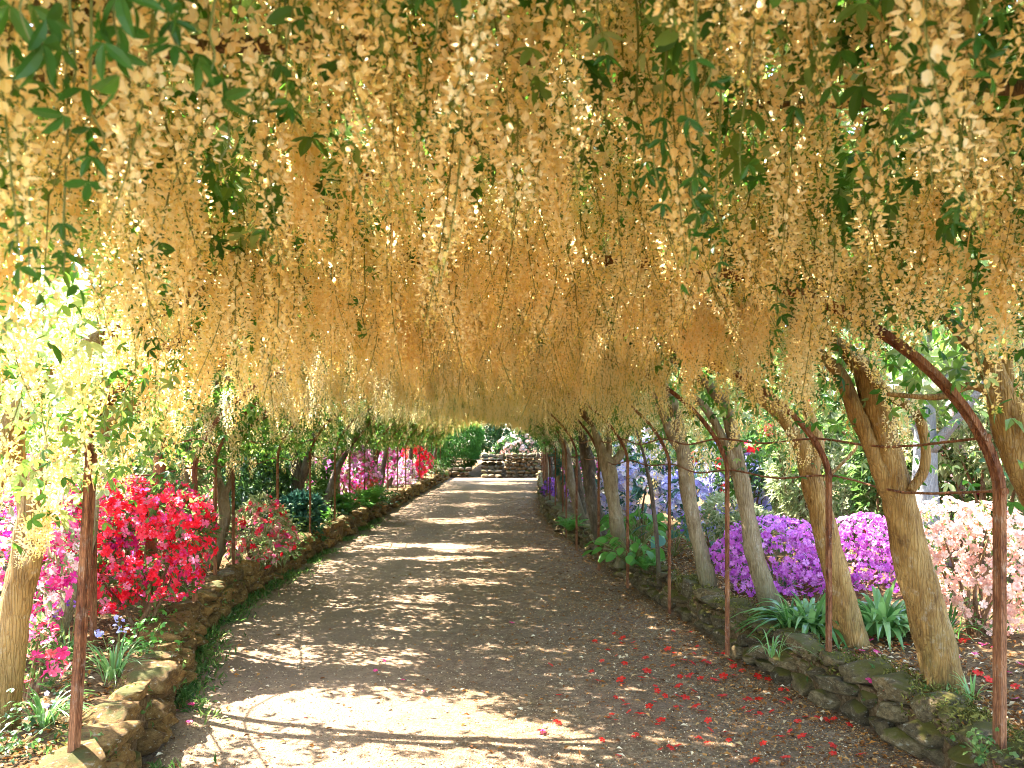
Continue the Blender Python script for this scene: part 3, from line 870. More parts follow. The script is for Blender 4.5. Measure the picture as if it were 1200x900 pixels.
def dens(u, y):
    """share of the full flower density: thin at the open left flank, gaps where leaves show"""
    d = np.where(y < 6, -0.02, -0.2) + np.where(y < 6, 1.55, 1.8) * n2(u * 5.0, y * 2.6, 4.0)
    d = np.where(np.abs(u) > 0.72, d * 0.55, d)
    d = np.where((u > 0.66) & (y < 7), d * 0.32, d)
    d = np.where((np.abs(u - 0.36) < 0.10) & (y > 1.5) & (y < 2.4), d * 0.3, d)
    d = np.where((u > 0.6) & (y < 4.5) & (n2(u * 7, y * 5, 6.0) > 0.5), d * 0.35, d)
    d = np.where((u < -0.55) & (y < 1.8), d * 0.45, d)
    d = np.where((u > .5) & (y > 2.7) & (y < 3.9), d * 0.22, d)
    d = np.where((y < 2.3) & (np.abs(u) < .6), d * 1.25 + .12, d)
    return np.clip(d, 0, 1)

def roof_gap(x, y, z):
    """how open the roof is where a sunbeam passes on its way to the path (1 = open)"""
    tl = z / math.tan(el)
    gx, gy = x - tl * math.sin(az), y - tl * math.cos(az)
    o = np.zeros(len(x))
    for (cx, cy, rx, ry, p_) in GAPS:
        q = ((gx - cx) / rx) ** 2 + ((gy - cy) / ry) ** 2
        q = q + np.where(gy < 5.7, 1.0, 2.2) * (n2(gx * 2.2, gy * 2.6, 50.) - 0.5)
        o = np.maximum(o, np.where(q < 1, p_, np.where(q < 1.35, p_ * 0.35, 0)))
    return o
GAPS = [(-.70, 4.66, 1.1, .82, 1.0), (.5, 4.35, .8, .16, .8), (-1.15, 6.3, .5, .40, .75), (-1.0, 7.3, .6, .45, .5), (-1.2, 8.3, .65, .45, .6), (-.8, 9.5, .7, .30, .6), (-.1, 10.4, .5, .14, .6), (-1.05, 11.4, .85, .34, .95),  # path patches meant to be sunlit; canopy is carved open along their beams
        (-1.25, 12.8, .7, .42, 1.0), (-.3, 12.3, .8, .18, .8), (-.2, 14.8, .6, .2, .6), (-1.15, 16.8, .8, .5, .9), (-.4, 17.5, .6, .28, .7), (-1.0, 20.8, .7, .6, .7), (-.6, 26.0, 1.3, .7, .8), (-.3, 31.5, 1.3, 1.0, .9), (.6, 5.4, .5, .10, .6), (.3, 6.4, .6, .10, .5)]
N0 = 20000
y = U(1.2, 34, N0); u = U(-1.02, 1.02, N0)
full = np.where(y < 9, 1.0, np.where(y < 16, 0.60, 0.42))
keep = U(0, 1, N0) < dens(u, y) * full
y, u = y[keep], u[keep]
x = xc(y) + u * hw(y)
ztop = zc(u) + U(-0.18, 0.22, len(y)) + np.where(np.abs(u) > 0.75, 0.03, 0.0)
kk = U(0, 1, len(y)) > 0.97 * np.maximum(roof_gap(x, y, ztop - 0.05), roof_gap(x, y, ztop - 0.28))
y, u, x, ztop = y[kk], u[kk], x[kk], ztop[kk]
var = rng.integers(0, NV, len(y))
var = np.where(np.abs(u) > 0.8, var // 2, var)
scl = U(0.8, 1.2, len(y)) * np.where(y > 14, .82, 1)
ztop = ztop + np.where(y > 14, .04, 0) + np.where(y < 2.3, .12, 0)
yaw = U(0, 2 * np.pi, len(y))
own = assign(u, y)
inview = (np.abs(x / np.maximum(y, .1)) < 0.64) & ((ztop - 0.4 - EYE) / y < 0.53)
dist = np.sqrt(x * x + y * y + (ztop - EYE) ** 2)
NIND = 0
for ti, t in enumerate(trees):
    ids = np.where(own == ti)[0]
    if len(ids) == 0: continue
    ids = ids[np.argsort(dist[ids] + np.where(inview[ids], 0, 50))]
    lim = 100 if t['y'] < 8 else (50 if t['y'] < 12 else 0)
    ind = ids[:lim]; rest = ids[lim:]
    for i in ind:
        o = bpy.data.objects.new('raceme', RAC[var[i]])
        o.parent = t['o']
        o.location = Vector((x[i] - t['base'][0], y[i] - t['base'][1], ztop[i] - t['base'][2]))
        o.rotation_euler = (U(-.13, .13), U(-.13, .13), yaw[i])
        o.scale = (scl[i],) * 3
        C.objects.link(o); NIND += 1
    if len(rest):
        g = G()
        for k in range(NV):
            q = rest[var[rest] == k]
            if len(q) == 0: continue
            near_q = q
            R = np.stack([rotm('z', a) for a in yaw[near_q]])
            pos = np.stack([x[q], y[q], ztop[q]], 1)
            tv, tl, tn, tt = (RACN if t['y'] < 7 else RACF)[k]
            v = np.einsum('mij,nj->mni', R, tv) * scl[q][:, None, None] + pos[:, None, :]
            loops = (tl[None] + (np.arange(len(q)) * len(tv))[:, None]).ravel()
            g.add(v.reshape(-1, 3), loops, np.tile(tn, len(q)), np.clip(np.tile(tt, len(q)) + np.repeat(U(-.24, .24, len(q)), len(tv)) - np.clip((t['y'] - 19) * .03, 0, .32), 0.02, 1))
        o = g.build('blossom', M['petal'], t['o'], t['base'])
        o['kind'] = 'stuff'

# leaves of the canopy: an understorey among the racemes, a roof above them, and the drooping flanks
N1 = 52000
y = U(0.3, 34.3, N1); u = U(-1.25, 1.25, N1)
au = np.abs(u)
lw = 0.35 + 0.9 * n2(u * 5, y * 2.0, 14.0)
lw = np.where(au > 0.7, lw * np.where((u > 0) & (y < 8), .55, 1.5), lw * 0.75)
lw = lw * np.where(y < 10, 1.0, np.where(y < 18, 0.8, 0.6))
keep = U(0, 1, N1) < lw
y, u, au = y[keep], u[keep], au[keep]
base_z = np.where(au > 1, 1.62, zc(np.minimum(au, 1.0)))
z = base_z + np.where(au > 0.72, U(-0.26, 0.5, len(y)), U(-0.12, 0.30, len(y)))
lsz = U(0.040, 0.072, len(y))
hor = np.full(len(y), 0.45)
N2 = 150000
y2 = U(0.0, 34.3, N2); u2 = U(-1.12, 1.12, N2)
kk = U(0, 1, N2) < np.where(((u2 < -.86) & (y2 < 5.5)) | ((u2 > .84) & (y2 < 8)), .3, 1.0) * np.where(n2(u2 * 3, y2 * 1.2, 40.) > 0.25, 1.0, 0.6)
y2, u2 = y2[kk], u2[kk]
z2 = np.where(np.abs(u2) > 1, 1.75, zc(np.minimum(np.abs(u2), 1.0))) + U(0.22, 0.62, len(y2))
y = np.concatenate([y, y2]); u = np.concatenate([u, u2]); z = np.concatenate([z, z2])
lsz = np.concatenate([lsz, U(0.08, 0.115, len(y2))]); hor = np.concatenate([hor, np.full(len(y2), 0.3)])
small = np.arange(len(y)) < len(hor) - len(y2)
N3 = 21000                                            # extra leaves added outside the left hoops to shade the path's edge
y3 = U(4.6, 34.3, N3); u3 = U(-1.5, -0.95, N3)
kk = U(0, 1, N3) < np.where(y3 < 8, .55, 1.0)
y3, u3 = y3[kk], u3[kk]
y = np.concatenate([y, y3]); u = np.concatenate([u, u3]); z = np.concatenate([z, U(1.5, 2.6, len(y3))])
lsz = np.concatenate([lsz, U(.07, .10, len(y3))]); small = np.concatenate([small, np.zeros(len(y3), bool)])
x = xc(y) + u * hw(y)
go = roof_gap(x, y, z)
go = go * np.where((np.abs(y - 5.45) < .16) | (np.abs(y - 6.4) < .14), .75, 1)   # leaves kept near the hoops to break up their cast shadow lines
kk = U(0, 1, len(y)) > go
x, y, z, u, lsz, small = x[kk], y[kk], z[kk], u[kk], lsz[kk], small[kk]
dirs = np.stack([U(-1, 1, len(y)), U(-1, 1, len(y)), U(-0.8, 0.15, len(y))], 1)
own = assign(u, y)
dn = dirs / np.linalg.norm(dirs, axis=1, keepdims=True)
def leafframes(d):                                    # local y along d, local z as upward as possible
    M_ = len(d)
    yv = d / np.linalg.norm(d, axis=1, keepdims=True)
    upv = np.array([0, 0, 1.0]) + rng.normal(0, 0.45, (M_, 3))
    xv = np.cross(yv, upv); xv /= np.linalg.norm(xv, axis=1, keepdims=True) + 1e-9
    zv = np.cross(xv, yv)
    return np.stack([xv, yv, zv], 2)
LF = leafframes(dn)
ltn = np.clip(rng.normal(0.5, 0.25, len(y)), 0, 1)
ltn = np.where(~small, np.clip(ltn + .3, 0, 1), ltn)
ltn = np.where((u < -.72) & (y < 6), np.clip(ltn + .22, 0, 1), np.where((u < -.6), ltn * .8, ltn))  # near left flank paler: glare of backlit leaves put into the tint
pos = np.stack([x, y, z], 1)
for ti, t in enumerate(trees):
    ids = np.where(own == ti)[0]
    if len(ids) == 0: continue
    g = G()
    ia, ib = ids[small[ids]], ids[~small[ids]]
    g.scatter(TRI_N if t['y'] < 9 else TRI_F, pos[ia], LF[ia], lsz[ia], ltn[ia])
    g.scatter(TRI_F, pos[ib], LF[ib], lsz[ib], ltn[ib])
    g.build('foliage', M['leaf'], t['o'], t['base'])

# hanging leafy sprays close to the viewer
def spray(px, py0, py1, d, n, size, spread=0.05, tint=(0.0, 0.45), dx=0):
    a, b = P(px, py0, d), P(px + dx, py1, d)
    mid = (a + b) / 2 + np.array([U(-.02, .02), U(-.02, .02), 0])
    g = G()
    tp = a.copy(); tp[2] = max(a[2] + .06, zc(min(1, abs((a[0] - xc(d)) / hw(d)))) + .12)
    tube(g, [tp + np.array([U(-.03, .03), U(-.03, .03), 0]), (tp + a) / 2 + np.array([U(-.02, .02), U(-.02, .02), 0]), a], [.003, .002], 5, mat=1, n=8)
    pts = tube(g, [a, mid, b], [0.002, 0.001], 5, mat=1, n=10)
    k = np.linspace(0, len(pts) - 1, n).astype(int)
    ps = pts[k]
    dr = np.stack([U(-1, 1, n), U(-1, 0.6, n), U(-1.4, -0.5, n)], 1)
    g.scatter(TRI_S, ps, leafframes(dr), U(0.6, 1.15, n) * size * .82, U(*tint, n))
    cu = (a[0] - xc(d)) / hw(d)
    ti = assign(np.array([cu]), np.array([d]))[0]
    g.build('leaf_spray', [M['leaf'], M['stalk']], trees[ti]['o'], trees[ti]['base'])
for a in [(805, 150, 320, 1.95, 9, .05), (775, 130, 230, 1.9, 8, .05), (745, 120, 220, 2.1, 7, .045), (822, 180, 260, 1.9, 5, .05), (868, 160, 215, 1.9, 3, .05), (838, 240, 330, 2.0, 5, .05),
          (35, 240, 330, 1.7, 7, .055), (75, 250, 320, 1.8, 5, .055), (105, 130, 190, 1.5, 4, .06), (85, 40, 110, 1.4, 5, .07), (40, -30, 60, 1.3, 6, .075), (140, -30, 50, 1.3, 7, .075), (210, -20, 60, 1.35, 6, .07), (245, 40, 90, 1.5, 4, .06),
          (335, 60, 120, 1.7, 4, .05), (268, 170, 220, 1.8, 4, .045), (310, 260, 300, 2.2, 4, .04), (165, 370, 430, 2.6, 6, .055), (190, 270, 330, 2.3, 5, .05), (910, 330, 380, 2.6, 4, .05), (428, 350, 385, 2.9, 3, .05),
          (1060, 60, 150, 1.6, 6, .06), (1085, 20, 100, 1.6, 6, .06), (1150, 10, 80, 1.5, 5, .06), (1050, 130, 200, 1.9, 5, .05), (1120, 210, 280, 2.1, 6, .05), (815, 60, 120, 1.5, 3, .06), (505, -10, 60, 1.6, 3, .05), (700, 20, 70, 1.7, 4, .05), (960, 90, 130, 1.8, 3, .05),
          (1090, 300, 400, 3.0, 8, .055), (1150, 280, 380, 2.9, 8, .055), (1190, 330, 430, 3.0, 8, .055), (1010, 330, 400, 3.2, 7, .05), (905, 420, 470, 4.4, 9, .055), (930, 430, 490, 4.6, 9, .055), (960, 410, 470, 4.4, 9, .055), (985, 450, 480, 4.4, 6, .05)]:
    k_ = 0.8 if a[3] < 2.5 else 1
    spray(a[0], a[1], a[2], a[3] * k_, a[4], a[5] * k_)
for k in range(46):     # drooping leaves on the left flank, sunlight put into their paler tint
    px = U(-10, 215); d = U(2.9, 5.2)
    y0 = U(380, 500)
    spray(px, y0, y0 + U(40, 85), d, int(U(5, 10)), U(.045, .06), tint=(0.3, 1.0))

# ------------------------------------------------------------------ shrubs and flowers
def shrub(name, label, cat, c, r, leaf, flower=None, nl=900, nf=0, fs=0.045, ls=0.05, lobes=9, truss=1, near=False, group=None, leafw=0.34, twigs=5, ftint=(0.1, 1.0), bias=None, low=0.0, base=None, leafx=2.6):
    c = np.array(c, float); r = np.array(r, float)
    zb = BED - 0.03 if base is None else base
    t = thing(name, label, cat, (c[0], c[1], zb), group)
    # lobes
    LC, LR = [], []
    for k in range(lobes):
        dv = rng.normal(0, 1, 3); dv /= np.linalg.norm(dv)
        q = c + dv * r * U(0.35, 0.72)
        LC.append(q); LR.append(U(0.34, 0.52))
    LC.append(c); LR.append(0.62)
    LC, LR = np.array(LC), np.array(LR)
    def surf(n, depth):
        n0, n = n, n * 4
        k = rng.integers(0, len(LC), n * 2)
        dv = rng.normal(0, 1, (n * 2, 3)); dv[:, 2] = dv[:, 2] * 0.9 + 0.25
        dv /= np.linalg.norm(dv, axis=1, keepdims=True)
        f = 1 - U(0, depth, n * 2)
        p_ = LC[k] + dv * r * (LR[k] * f)[:, None]
        # drop points deep inside another lobe
        rel = (p_[:, None, :] - LC[None]) / (r[None, None, :] * LR[None, :, None])
        inside = (np.sum(rel ** 2, 2) < 0.62).any(1)
        ok = (~inside) & (p_[:, 2] > zb + low + U(0, 0.06, n * 2))
        p_, dv = p_[ok][:n0], dv[ok][:n0]
        nrm = dv / r; nrm /= np.linalg.norm(nrm, axis=1, keepdims=True)
        return p_, nrm
    g = G()
    for k in range(twigs):
        q = LC[k % len(LC)]
        b0 = np.array([c[0] + U(-.12, .12) * r[0], c[1] + U(-.12, .12) * r[1], zb - 0.03])
        mid = (b0 + q) / 2 + rng.normal(0, 0.06, 3) * r
        tube(g, [b0, mid, q], [0.014 + 0.01 * r.max(), 0.005], 6, n=9)
    g.build('stem', M['twig'], t, t.location)
    g = G()
    p_, nr = surf(int(nl * leafx), 0.5)
    dr = nr + rng.normal(0, 0.6, nr.shape)
    T = ellip(1, leafw) if near else kite(1, leafw)
    g.scatter(T, p_, leafframes(dr), U(0.75, 1.45, len(p_)) * ls * 1.25, np.clip(rng.normal(0.5, 0.27, len(p_)), 0, 1))
    g.build('foliage', leaf, t, t.location)
    if flower is not None and nf:
        mats = flower if isinstance(flower, list) else [flower]
        g = G()
        FT = FL_N if near else FL_F
        p_, nr = surf(nf, 0.12)
        if bias is not None:
            kq = vnoise(p_ * 4.0 + 31) > bias
            p_, nr = p_[kq], nr[kq]
        if truss > 1:
            off = rng.normal(0, 1, (len(p_), truss, 3)); off /= np.linalg.norm(off, axis=2, keepdims=True)
            off = off + nr[:, None, :] * 0.6
            off /= np.linalg.norm(off, axis=2, keepdims=True)
            pp_ = (p_[:, None, :] + off * fs * 1.0 + nr[:, None, :] * fs * 0.3).reshape(-1, 3)
            nn = off.reshape(-1, 3)
        else:
            pp_ = p_ + nr * fs * 0.25
            nn = nr + rng.normal(0, 0.45, nr.shape)
        mi = rng.integers(0, len(mats), len(pp_))
        for k in range(len(mats)):
            q = mi == k
            g.scatter(FT, pp_[q], frames(nn[q]), U(0.75, 1.2, q.sum()) * fs, U(*ftint, q.sum()), k)
        g.build('blossom', mats, t, t.location)
    return t

def az(label, px, py, d, r, flower, leaf='leafmid', **k):
    c = P(px, py, d)
    fl = [M[f] for f in flower] if isinstance(flower, list) else M[flower]
    k.setdefault('leafx', 1.3)
    return shrub(k.pop('name', 'azalea'), label, k.pop('cat', 'azalea'), c, r, M[leaf], fl, **k)

# left bed
az('crimson azalea in full bloom spilling over the left wall', 163, 632, 6.0, (.56, .5, .52), ['crimson', 'crimson', 'hotpink'], 'leafmid', nl=1500, nf=1150, fs=.05, near=True, ls=.045, lobes=12)
az('crimson magenta azalea between forked trunk and nearest left post', 82, 625, 6.4, (.5, .5, .55), ['crimson', 'magenta'], 'leafmid', nl=1300, nf=900, fs=.05, near=True, ls=.045, lobes=12)
az('hot pink azalea at left edge behind the forked trunk', 0, 650, 5.2, (.56, .45, .66), ['hotpink', 'magenta', 'hotpink', 'blush'], 'leafpale', nl=1300, nf=950, fs=.05, near=True, ls=.045, lobes=12)
az('small coral pink azalea at the foot of the forked trunk', 36, 770, 4.4, (.17, .15, .22), ['hotpink', 'coral'], 'leafmid', nl=320, nf=42, fs=.05, near=True, ls=.03, lobes=6)
az('pale leaved azalea with red pink trusses over the left wall', 302, 622, 9.3, (.42, .4, .52), ['hotpink', 'coral', 'crimson'], 'leafpale', nl=1200, nf=260, fs=.055, ls=.06, lobes=11, low=-0.1)
az('coral azalea behind the fork topped trunk on left', 236, 612, 10.6, (.5, .4, .5), ['coral', 'hotpink'], 'leafmid', nl=700, nf=180, fs=.055, ls=.055)
az('magenta azalea in the left bed behind two pale trunks', 400, 552, 17.0, (.75, .7, .75), ['pinklilac', 'magenta', 'pinklilac'], 'leafmid', nl=900, nf=520, fs=.075, ls=.07)
az('tall pink azalea at the back of the left bed', 372, 540, 19.0, (.8, .7, .85), ['hotpink', 'pinklilac'], 'leafmid', nl=800, nf=420, fs=.08, ls=.07)
az('small red azalea under the magenta one on left', 426, 572, 17.5, (.3, .3, .45), ['crimson', 'hotpink'], 'leafdark', nl=300, nf=200, fs=.075, ls=.06)
az('lilac pink azalea beside the dark leaning trunk', 468, 553, 24.5, (.55, .5, .5), ['pinklilac', 'blush'], 'leafmid', nl=400, nf=300, fs=.085, ls=.07)
az('hot pink and red azalea at the far end of the left bed', 489, 538, 27.5, (.55, .5, .62), ['hotpink', 'crimson', 'crimson'], 'leafmid', nl=400, nf=380, fs=.09, ls=.07)
az('rosy azalea behind the dark leaning trunk on left', 444, 545, 23.0, (.6, .5, .6), ['magenta', 'pinklilac'], 'leafmid', nl=400, nf=260, fs=.085, ls=.07)
shrub('hydrangea', 'small hydrangea with a pale blue head on the left wall', 'hydrangea', P(350, 612, 12.0), (.4, .35, .33), M['leafblue'], M['lilac'], nl=420, nf=7, fs=.05, ls=.10, truss=14, leafw=.55)
# right bed
az('mounded purple azalea behind the curved grey trunk', 912, 655, 7.6, (.64, .55, .45), 'purple', 'leafdark', nl=900, nf=1350, fs=.042, near=True, ls=.03, lobes=16)
az('purple azalea mound between two ochre trunks', 1006, 654, 7.8, (.60, .5, .40), 'purple', 'leafdark', nl=800, nf=1150, fs=.042, near=True, ls=.03, lobes=14)
az('pale pink azalea filling the bed beside the nearest right post', 1150, 672, 5.9, (.55, .5, .55), 'palepink', 'leafmid', nl=900, nf=1200, fs=.044, near=True, ls=.03, lobes=13, twigs=12)
az('lilac blue rhododendron behind the mossy footed trunk', 835, 580, 11.0, (.72, .6, .75), 'lilac', 'leafblue', name='rhododendron', cat='rhododendron', leafx=.9, nl=900, nf=230, fs=.06, ls=.10, truss=9, lobes=12)
az('pale lilac rhododendron behind the slim dark stem', 752, 568, 13.5, (.7, .6, .85), ['lilac', 'blush'], 'leafblue', name='rhododendron', cat='rhododendron', leafx=.9, nl=900, nf=220, fs=.07, ls=.11, truss=9, lobes=12)
az('scarlet rhododendron rising above the lilac one', 868, 545, 10.4, (.5, .4, .6), 'crimson', 'leafdark', name='rhododendron', cat='rhododendron', nl=600, nf=12, fs=.06, ls=.10, truss=9)
az('red flowered rhododendron at the back right of the pale trunk', 1122, 575, 8.6, (.45, .4, .5), ['crimson', 'hotpink'], 'leafmid', name='rhododendron', cat='rhododendron', nl=600, nf=13, fs=.05, ls=.09, truss=8)
az('dark red rhododendron high behind the leaning trunk', 938, 510, 9.6, (.5, .4, .5), 'crimson', 'leafmid', name='rhododendron', cat='rhododendron', nl=700, nf=9, fs=.05, ls=.09, truss=8)
az('violet azalea hanging over the far right wall', 652, 578, 20.0, (.42, .5, .36), ['violet', 'purple'], 'leafdark', nl=500, nf=260, fs=.075, ls=.06)
az('magenta pink azalea glimpsed between dark right trunks', 688, 560, 18.5, (.6, .6, .7), ['pinklilac', 'magenta'], 'leafmid', nl=500, nf=330, fs=.08, ls=.07)
az('small violet pink azalea at the foot of the lilac shrub', 832, 622, 9.6, (.4, .35, .3), ['pinklilac', 'violet'], 'leafmid', nl=600, nf=45, fs=.04, ls=.04)
# far end
shrub('weeping_shrub', 'broad fresh green weeping shrub left of the far steps', 'shrub', (-2.6, 36.9, 1.35), (1.6, .9, 1.4), M['fern'], None, nl=4600, ls=.14, lobes=14, leafw=.25)
az('blush white rhododendron above the far stone wall', 606, 524, 38.0, (1.2, .9, .75), ['palepink', 'blush', 'palepink'], 'leafdark', name='rhododendron', cat='rhododendron', nl=1100, nf=60, fs=.12, ls=.18, truss=8, base=0.7)
az('grey green shrub with pale flowers by the left end of path', 508, 552, 32.0, (.5, .5, .45), 'blush', 'leafmid', name='shrub', cat='shrub', nl=600, nf=40, fs=.06, ls=.09)
# green backing shrubs
def back(label, px, py, d, r, leaf, nl=1000, ls=.09, fl=None, nf=0, group=None, **k):
    shrub('shrub', label, 'shrub', P(px, py, d), r, M[leaf], M[fl] if fl else None, nl=nl, nf=nf, ls=ls, group=group, fs=.055, truss=7 if fl else 1, **k)
back('pale sunlit shrub behind the nearest right post', 1150, 470, 8.2, (1.0, .7, .85), 'leafpale', 2200, .085, lobes=14)
back('pale sunlit shrub reaching out of view at right edge', 1290, 500, 7.4, (1.0, .7, 1.0), 'leafpale', 1900, .085, lobes=12)
back('mid green shrub behind the leaning ochre trunks', 985, 555, 9.6, (.8, .6, .8), 'leafpale', 1900, .08, lobes=13)
back('dense green shrub just left of the pale smooth trunk', 1045, 540, 9.0, (.6, .5, .9), 'leafmid', 1500, .08, 'crimson', 4, lobes=12)
back('olive shrub above the lilac rhododendron', 900, 490, 12.5, (1.2, .8, 1.0), 'leafpale', 1800, .10, lobes=13)
back('low olive green shrub between lilac and purple flowers', 860, 618, 9.2, (.5, .45, .33), 'leafpale', 900, .05, lobes=9)
back('pale leaved tall shrub behind the grey trunks', 800, 480, 15.0, (1.3, .9, 1.2), 'leafpale', 1700, .11, lobes=13)
back('dark leaved shrub behind the forked right trunk', 720, 540, 17.0, (1.2, .9, 1.1), 'leafblue', 1200, .12, lobes=12)
back('white sunlit shrub behind the left edge azaleas', 40, 530, 7.6, (1.1, .7, .8), 'leafpale', 2200, .085, 'blush', 20, lobes=13)
back('pale leafed shrub behind the crimson azalea', 150, 550, 8.8, (.9, .6, .8), 'leafpale', 1800, .09, 'blush', 14, lobes=13)
back('dark green shrub behind the fork topped left trunk', 262, 560, 12.6, (1.0, .7, .9), 'leafdark', 1500, .10, lobes=12)
back('green shrub behind the many armed dark trunk', 330, 560, 15.0, (1.0, .8, 1.0), 'leafmid', 1500, .11, lobes=12)
rows = []
for k in range(15):
    d = 6 + 2.2 * k
    rows.append((-1, -float(abs(Lx(d))) - 3.0 - U(0, 1.2), d)); rows.append((1, float(Rx(d)) + 3.4 + U(0, 1.2), d))
for (s_, xx, d) in rows:
    lf = (['leafmid', 'leafdark', 'leafpale', 'leafmid'] if s_ < 0 else ['leafmid', 'leafpale', 'leafpale', 'leafpale'])[int(U(0, 3.99))]
    h = U(1.0, 1.35)
    shrub('shrub', 'tall green shrub in the hedge row behind the %s flower bed' % ('left' if s_ < 0 else 'right'), 'shrub', (xx, d, BED + h * 0.9), (1.4, 1.2, h), M[lf], None, nl=1300, ls=.13, lobes=12, group='hedge shrubs behind the %s bed' % ('left' if s_ < 0 else 'right'))

for k, xx in enumerate((-6.5, -4.3, -1.9, .2, 2.4, 4.8)):
    shrub('shrub', 'tall dark shrub closing the view beyond the far steps', 'shrub', (xx, 41 + U(-.5, .5), 2.1), (1.6, 1.0, 1.9), M['leafdark' if k % 2 else 'leafmid'], None, nl=1700, ls=.18, lobes=13, group='shrubs closing the view beyond the steps', base=.7)
# trees beyond
def bgtree(label, x, y, h, r, bark, leaf, rad=.13, group=None, nl=2600, cz=None, name='tree'):
    t = thing(name, label, 'tree', (x, y, BED - .1), group)
    g = G()
    tip = np.array([x + U(-.3, .3), y, h * 0.8])
    tube(g, [(x, y, 0.1), (x + U(-.1, .1), y, h * .35), tip], [rad * 1.15, rad * .9, rad * .35], 14, n=18, rough=.15)
    g.build('trunk', bark, t, t.location, smooth=True)
    g = G()
    for k in range(5):
        a = U(0, 6.28)
        z0 = h * U(.35, .6)
        tube(g, [(x, y, z0), (x + math.cos(a) * r * .4, y + math.sin(a) * r * .4, z0 + h * .12), (x + math.cos(a) * r * .75, y + math.sin(a) * r * .75, z0 + h * .25)], [rad * .45, rad * .1], 7, n=8)
    g.build('limb', bark, t, t.location, smooth=True)
    g = G()
    c = np.array([x, y, (h * .68) if cz is None else cz])
    k = rng.normal(0, 1, (26, 3)); k /= np.linalg.norm(k, axis=1, keepdims=True)
    cl = c + k * np.array([r, r, h * .34]) * U(.3, .9, (26, 1))
    ci = rng.integers(0, 26, nl)
    p_ = cl[ci] + rng.normal(0, 1, (nl, 3)) * r * .2
    g.scatter(kite(1, .5), p_, frames(rng.normal(0, 1, (nl, 3))), U(.12, .26, nl), np.clip(rng.normal(.5, .28, nl), 0, 1))
    g.build('crown', leaf, t, t.location)
c = P(1086, 660, 7.4)
bgtree('smooth pale grey trunk of a tree behind the pale pink azalea', c[0], c[1], 3.3, 1.0, M['barkpale'], M['leafpale'], .125, nl=1500, cz=2.75)
c = P(1112, 600, 9.2)
bgtree('mauve tinged slender tree trunk behind the red rhododendron', c[0], c[1], 6.0, 1.4, M['barkmauve'], M['leafmid'], .10, nl=1000, cz=5.2)
for k in range(9):
    bgtree('broad leafy tree far behind the right flower bed', U(8, 13), 5 + 5.2 * k + U(-1, 1), U(5.5, 8), U(2, 3), BD, M['leafmid'] if k % 2 else M['leafdark'], .2, 'trees behind the right bed')
    bgtree('broad leafy tree far behind the left flower bed', U(-17, -12), 5 + 5.2 * k + U(-1, 1), U(5, 6.5), U(2, 3), BD, M['leafmid'] if k % 2 else M['leafdark'], .2, 'trees behind the left bed')
for k in range(5):
    bgtree('tall leafy tree beyond the end of the path', -8 + 4 * k + U(-.5, .5), 44 + U(-1, 2), U(6, 8), 2.8, BD, M['leafmid'], .2, 'trees beyond the path end', nl=2600, cz=3.6)

# ------------------------------------------------------------------ low plants
def blades(name, label, cat, c, n, ln, wd, mat, spread, arch=1.0, tint=(0, 1), flower=None, nfl=0, fh=0.4):
    t = thing(name, label, cat, c)
    g = G()
    for k in range(n):
        a = U(0, 6.283); L_ = ln * U(.65, 1.1)
        b0 = np.array(c) + np.array([math.cos(a), math.sin(a), 0]) * U(0, spread)
        lean = min(1.45, (.15 + .85 * U(0, 1) ** .6) * arch)
        s = np.linspace(0, 1, 7)
        rr = lean * L_ * (s ** 1.4) * .75
        zz = L_ * (s * (1.0 - .15 * lean) - .62 * lean * s ** 2.4)
        ctr = b0 + np.stack([math.cos(a) * rr, math.sin(a) * rr, zz], 1)
        sd = np.array([-math.sin(a), math.cos(a), 0])
        wv = wd / 2 * np.array([.75, .95, 1, 1, .85, .55, .04]) * U(.8, 1.2)
        v = np.stack([ctr - sd * wv[:, None] + np.array([0, 0, .15 * wd]), ctr, ctr + sd * wv[:, None] + np.array([0, 0, .15 * wd])], 1).reshape(-1, 3)
        f = []
        for i in range(6):
            for j in range(2):
                f.append([i * 3 + j, i * 3 + j + 1, i * 3 + j + 4, i * 3 + j + 3])
        l, nn = faces(f)
        g.add(v, l, nn, U(*tint))
    g.build('leaves', mat, t, t.location, smooth=True)
    for k in range(nfl):
        g = G()
        tp = np.array(c) + np.array([U(-.1, .1), U(-.1, .1), fh * U(.8, 1.15)])
        tube(g, [np.array(c), (np.array(c) + tp) / 2 + np.array([.01, 0, 0]), tp], [.003, .002], 5, n=6)
        so = g.build('flower_stalk', M['stalk'], t, t.location)
        g = G()
        m_ = 9
        q = tp + rng.normal(0, .016, (m_, 3)) + np.array([0, 0, -.01])
        g.scatter(FL_N, q, frames(rng.normal(0, 1, (m_, 3)) + np.array([0, 0, .6])), U(.014, .022, m_), U(0, 1, m_))
        fo = g.build('flower_head', flower, so)
        fo.location = -Vector(t.location)
    return t
def gp(px, py, z=BED):                                # a ground pixel of the bed
    d = (EYE - z) * F / (py - HOR)
    q = P(px, py, d); q[2] = z - 0.02
    return q
blades('agapanthus', 'glossy strap leaved clump between curved trunk and red post', 'strap plant', gp(948, 738), 120, .44, .040, M['strap'], .15, 1.45, (.4, 1))
blades('agapanthus', 'glossy strap leaved clump before the purple mound', 'strap plant', gp(1034, 738), 140, .48, .042, M['strap'], .18, 1.4, (.4, 1))
blades('agapanthus', 'fine dark grassy clump under the pale pink azalea', 'strap plant', gp(1105, 745), 60, .36, .016, M['strap'], .10, 1.1, (0, .5))
blades('agapanthus', 'small strap leaved tuft at the curved trunk foot', 'strap plant', gp(926, 742), 22, .36, .02, M['strap'], .05, .8)
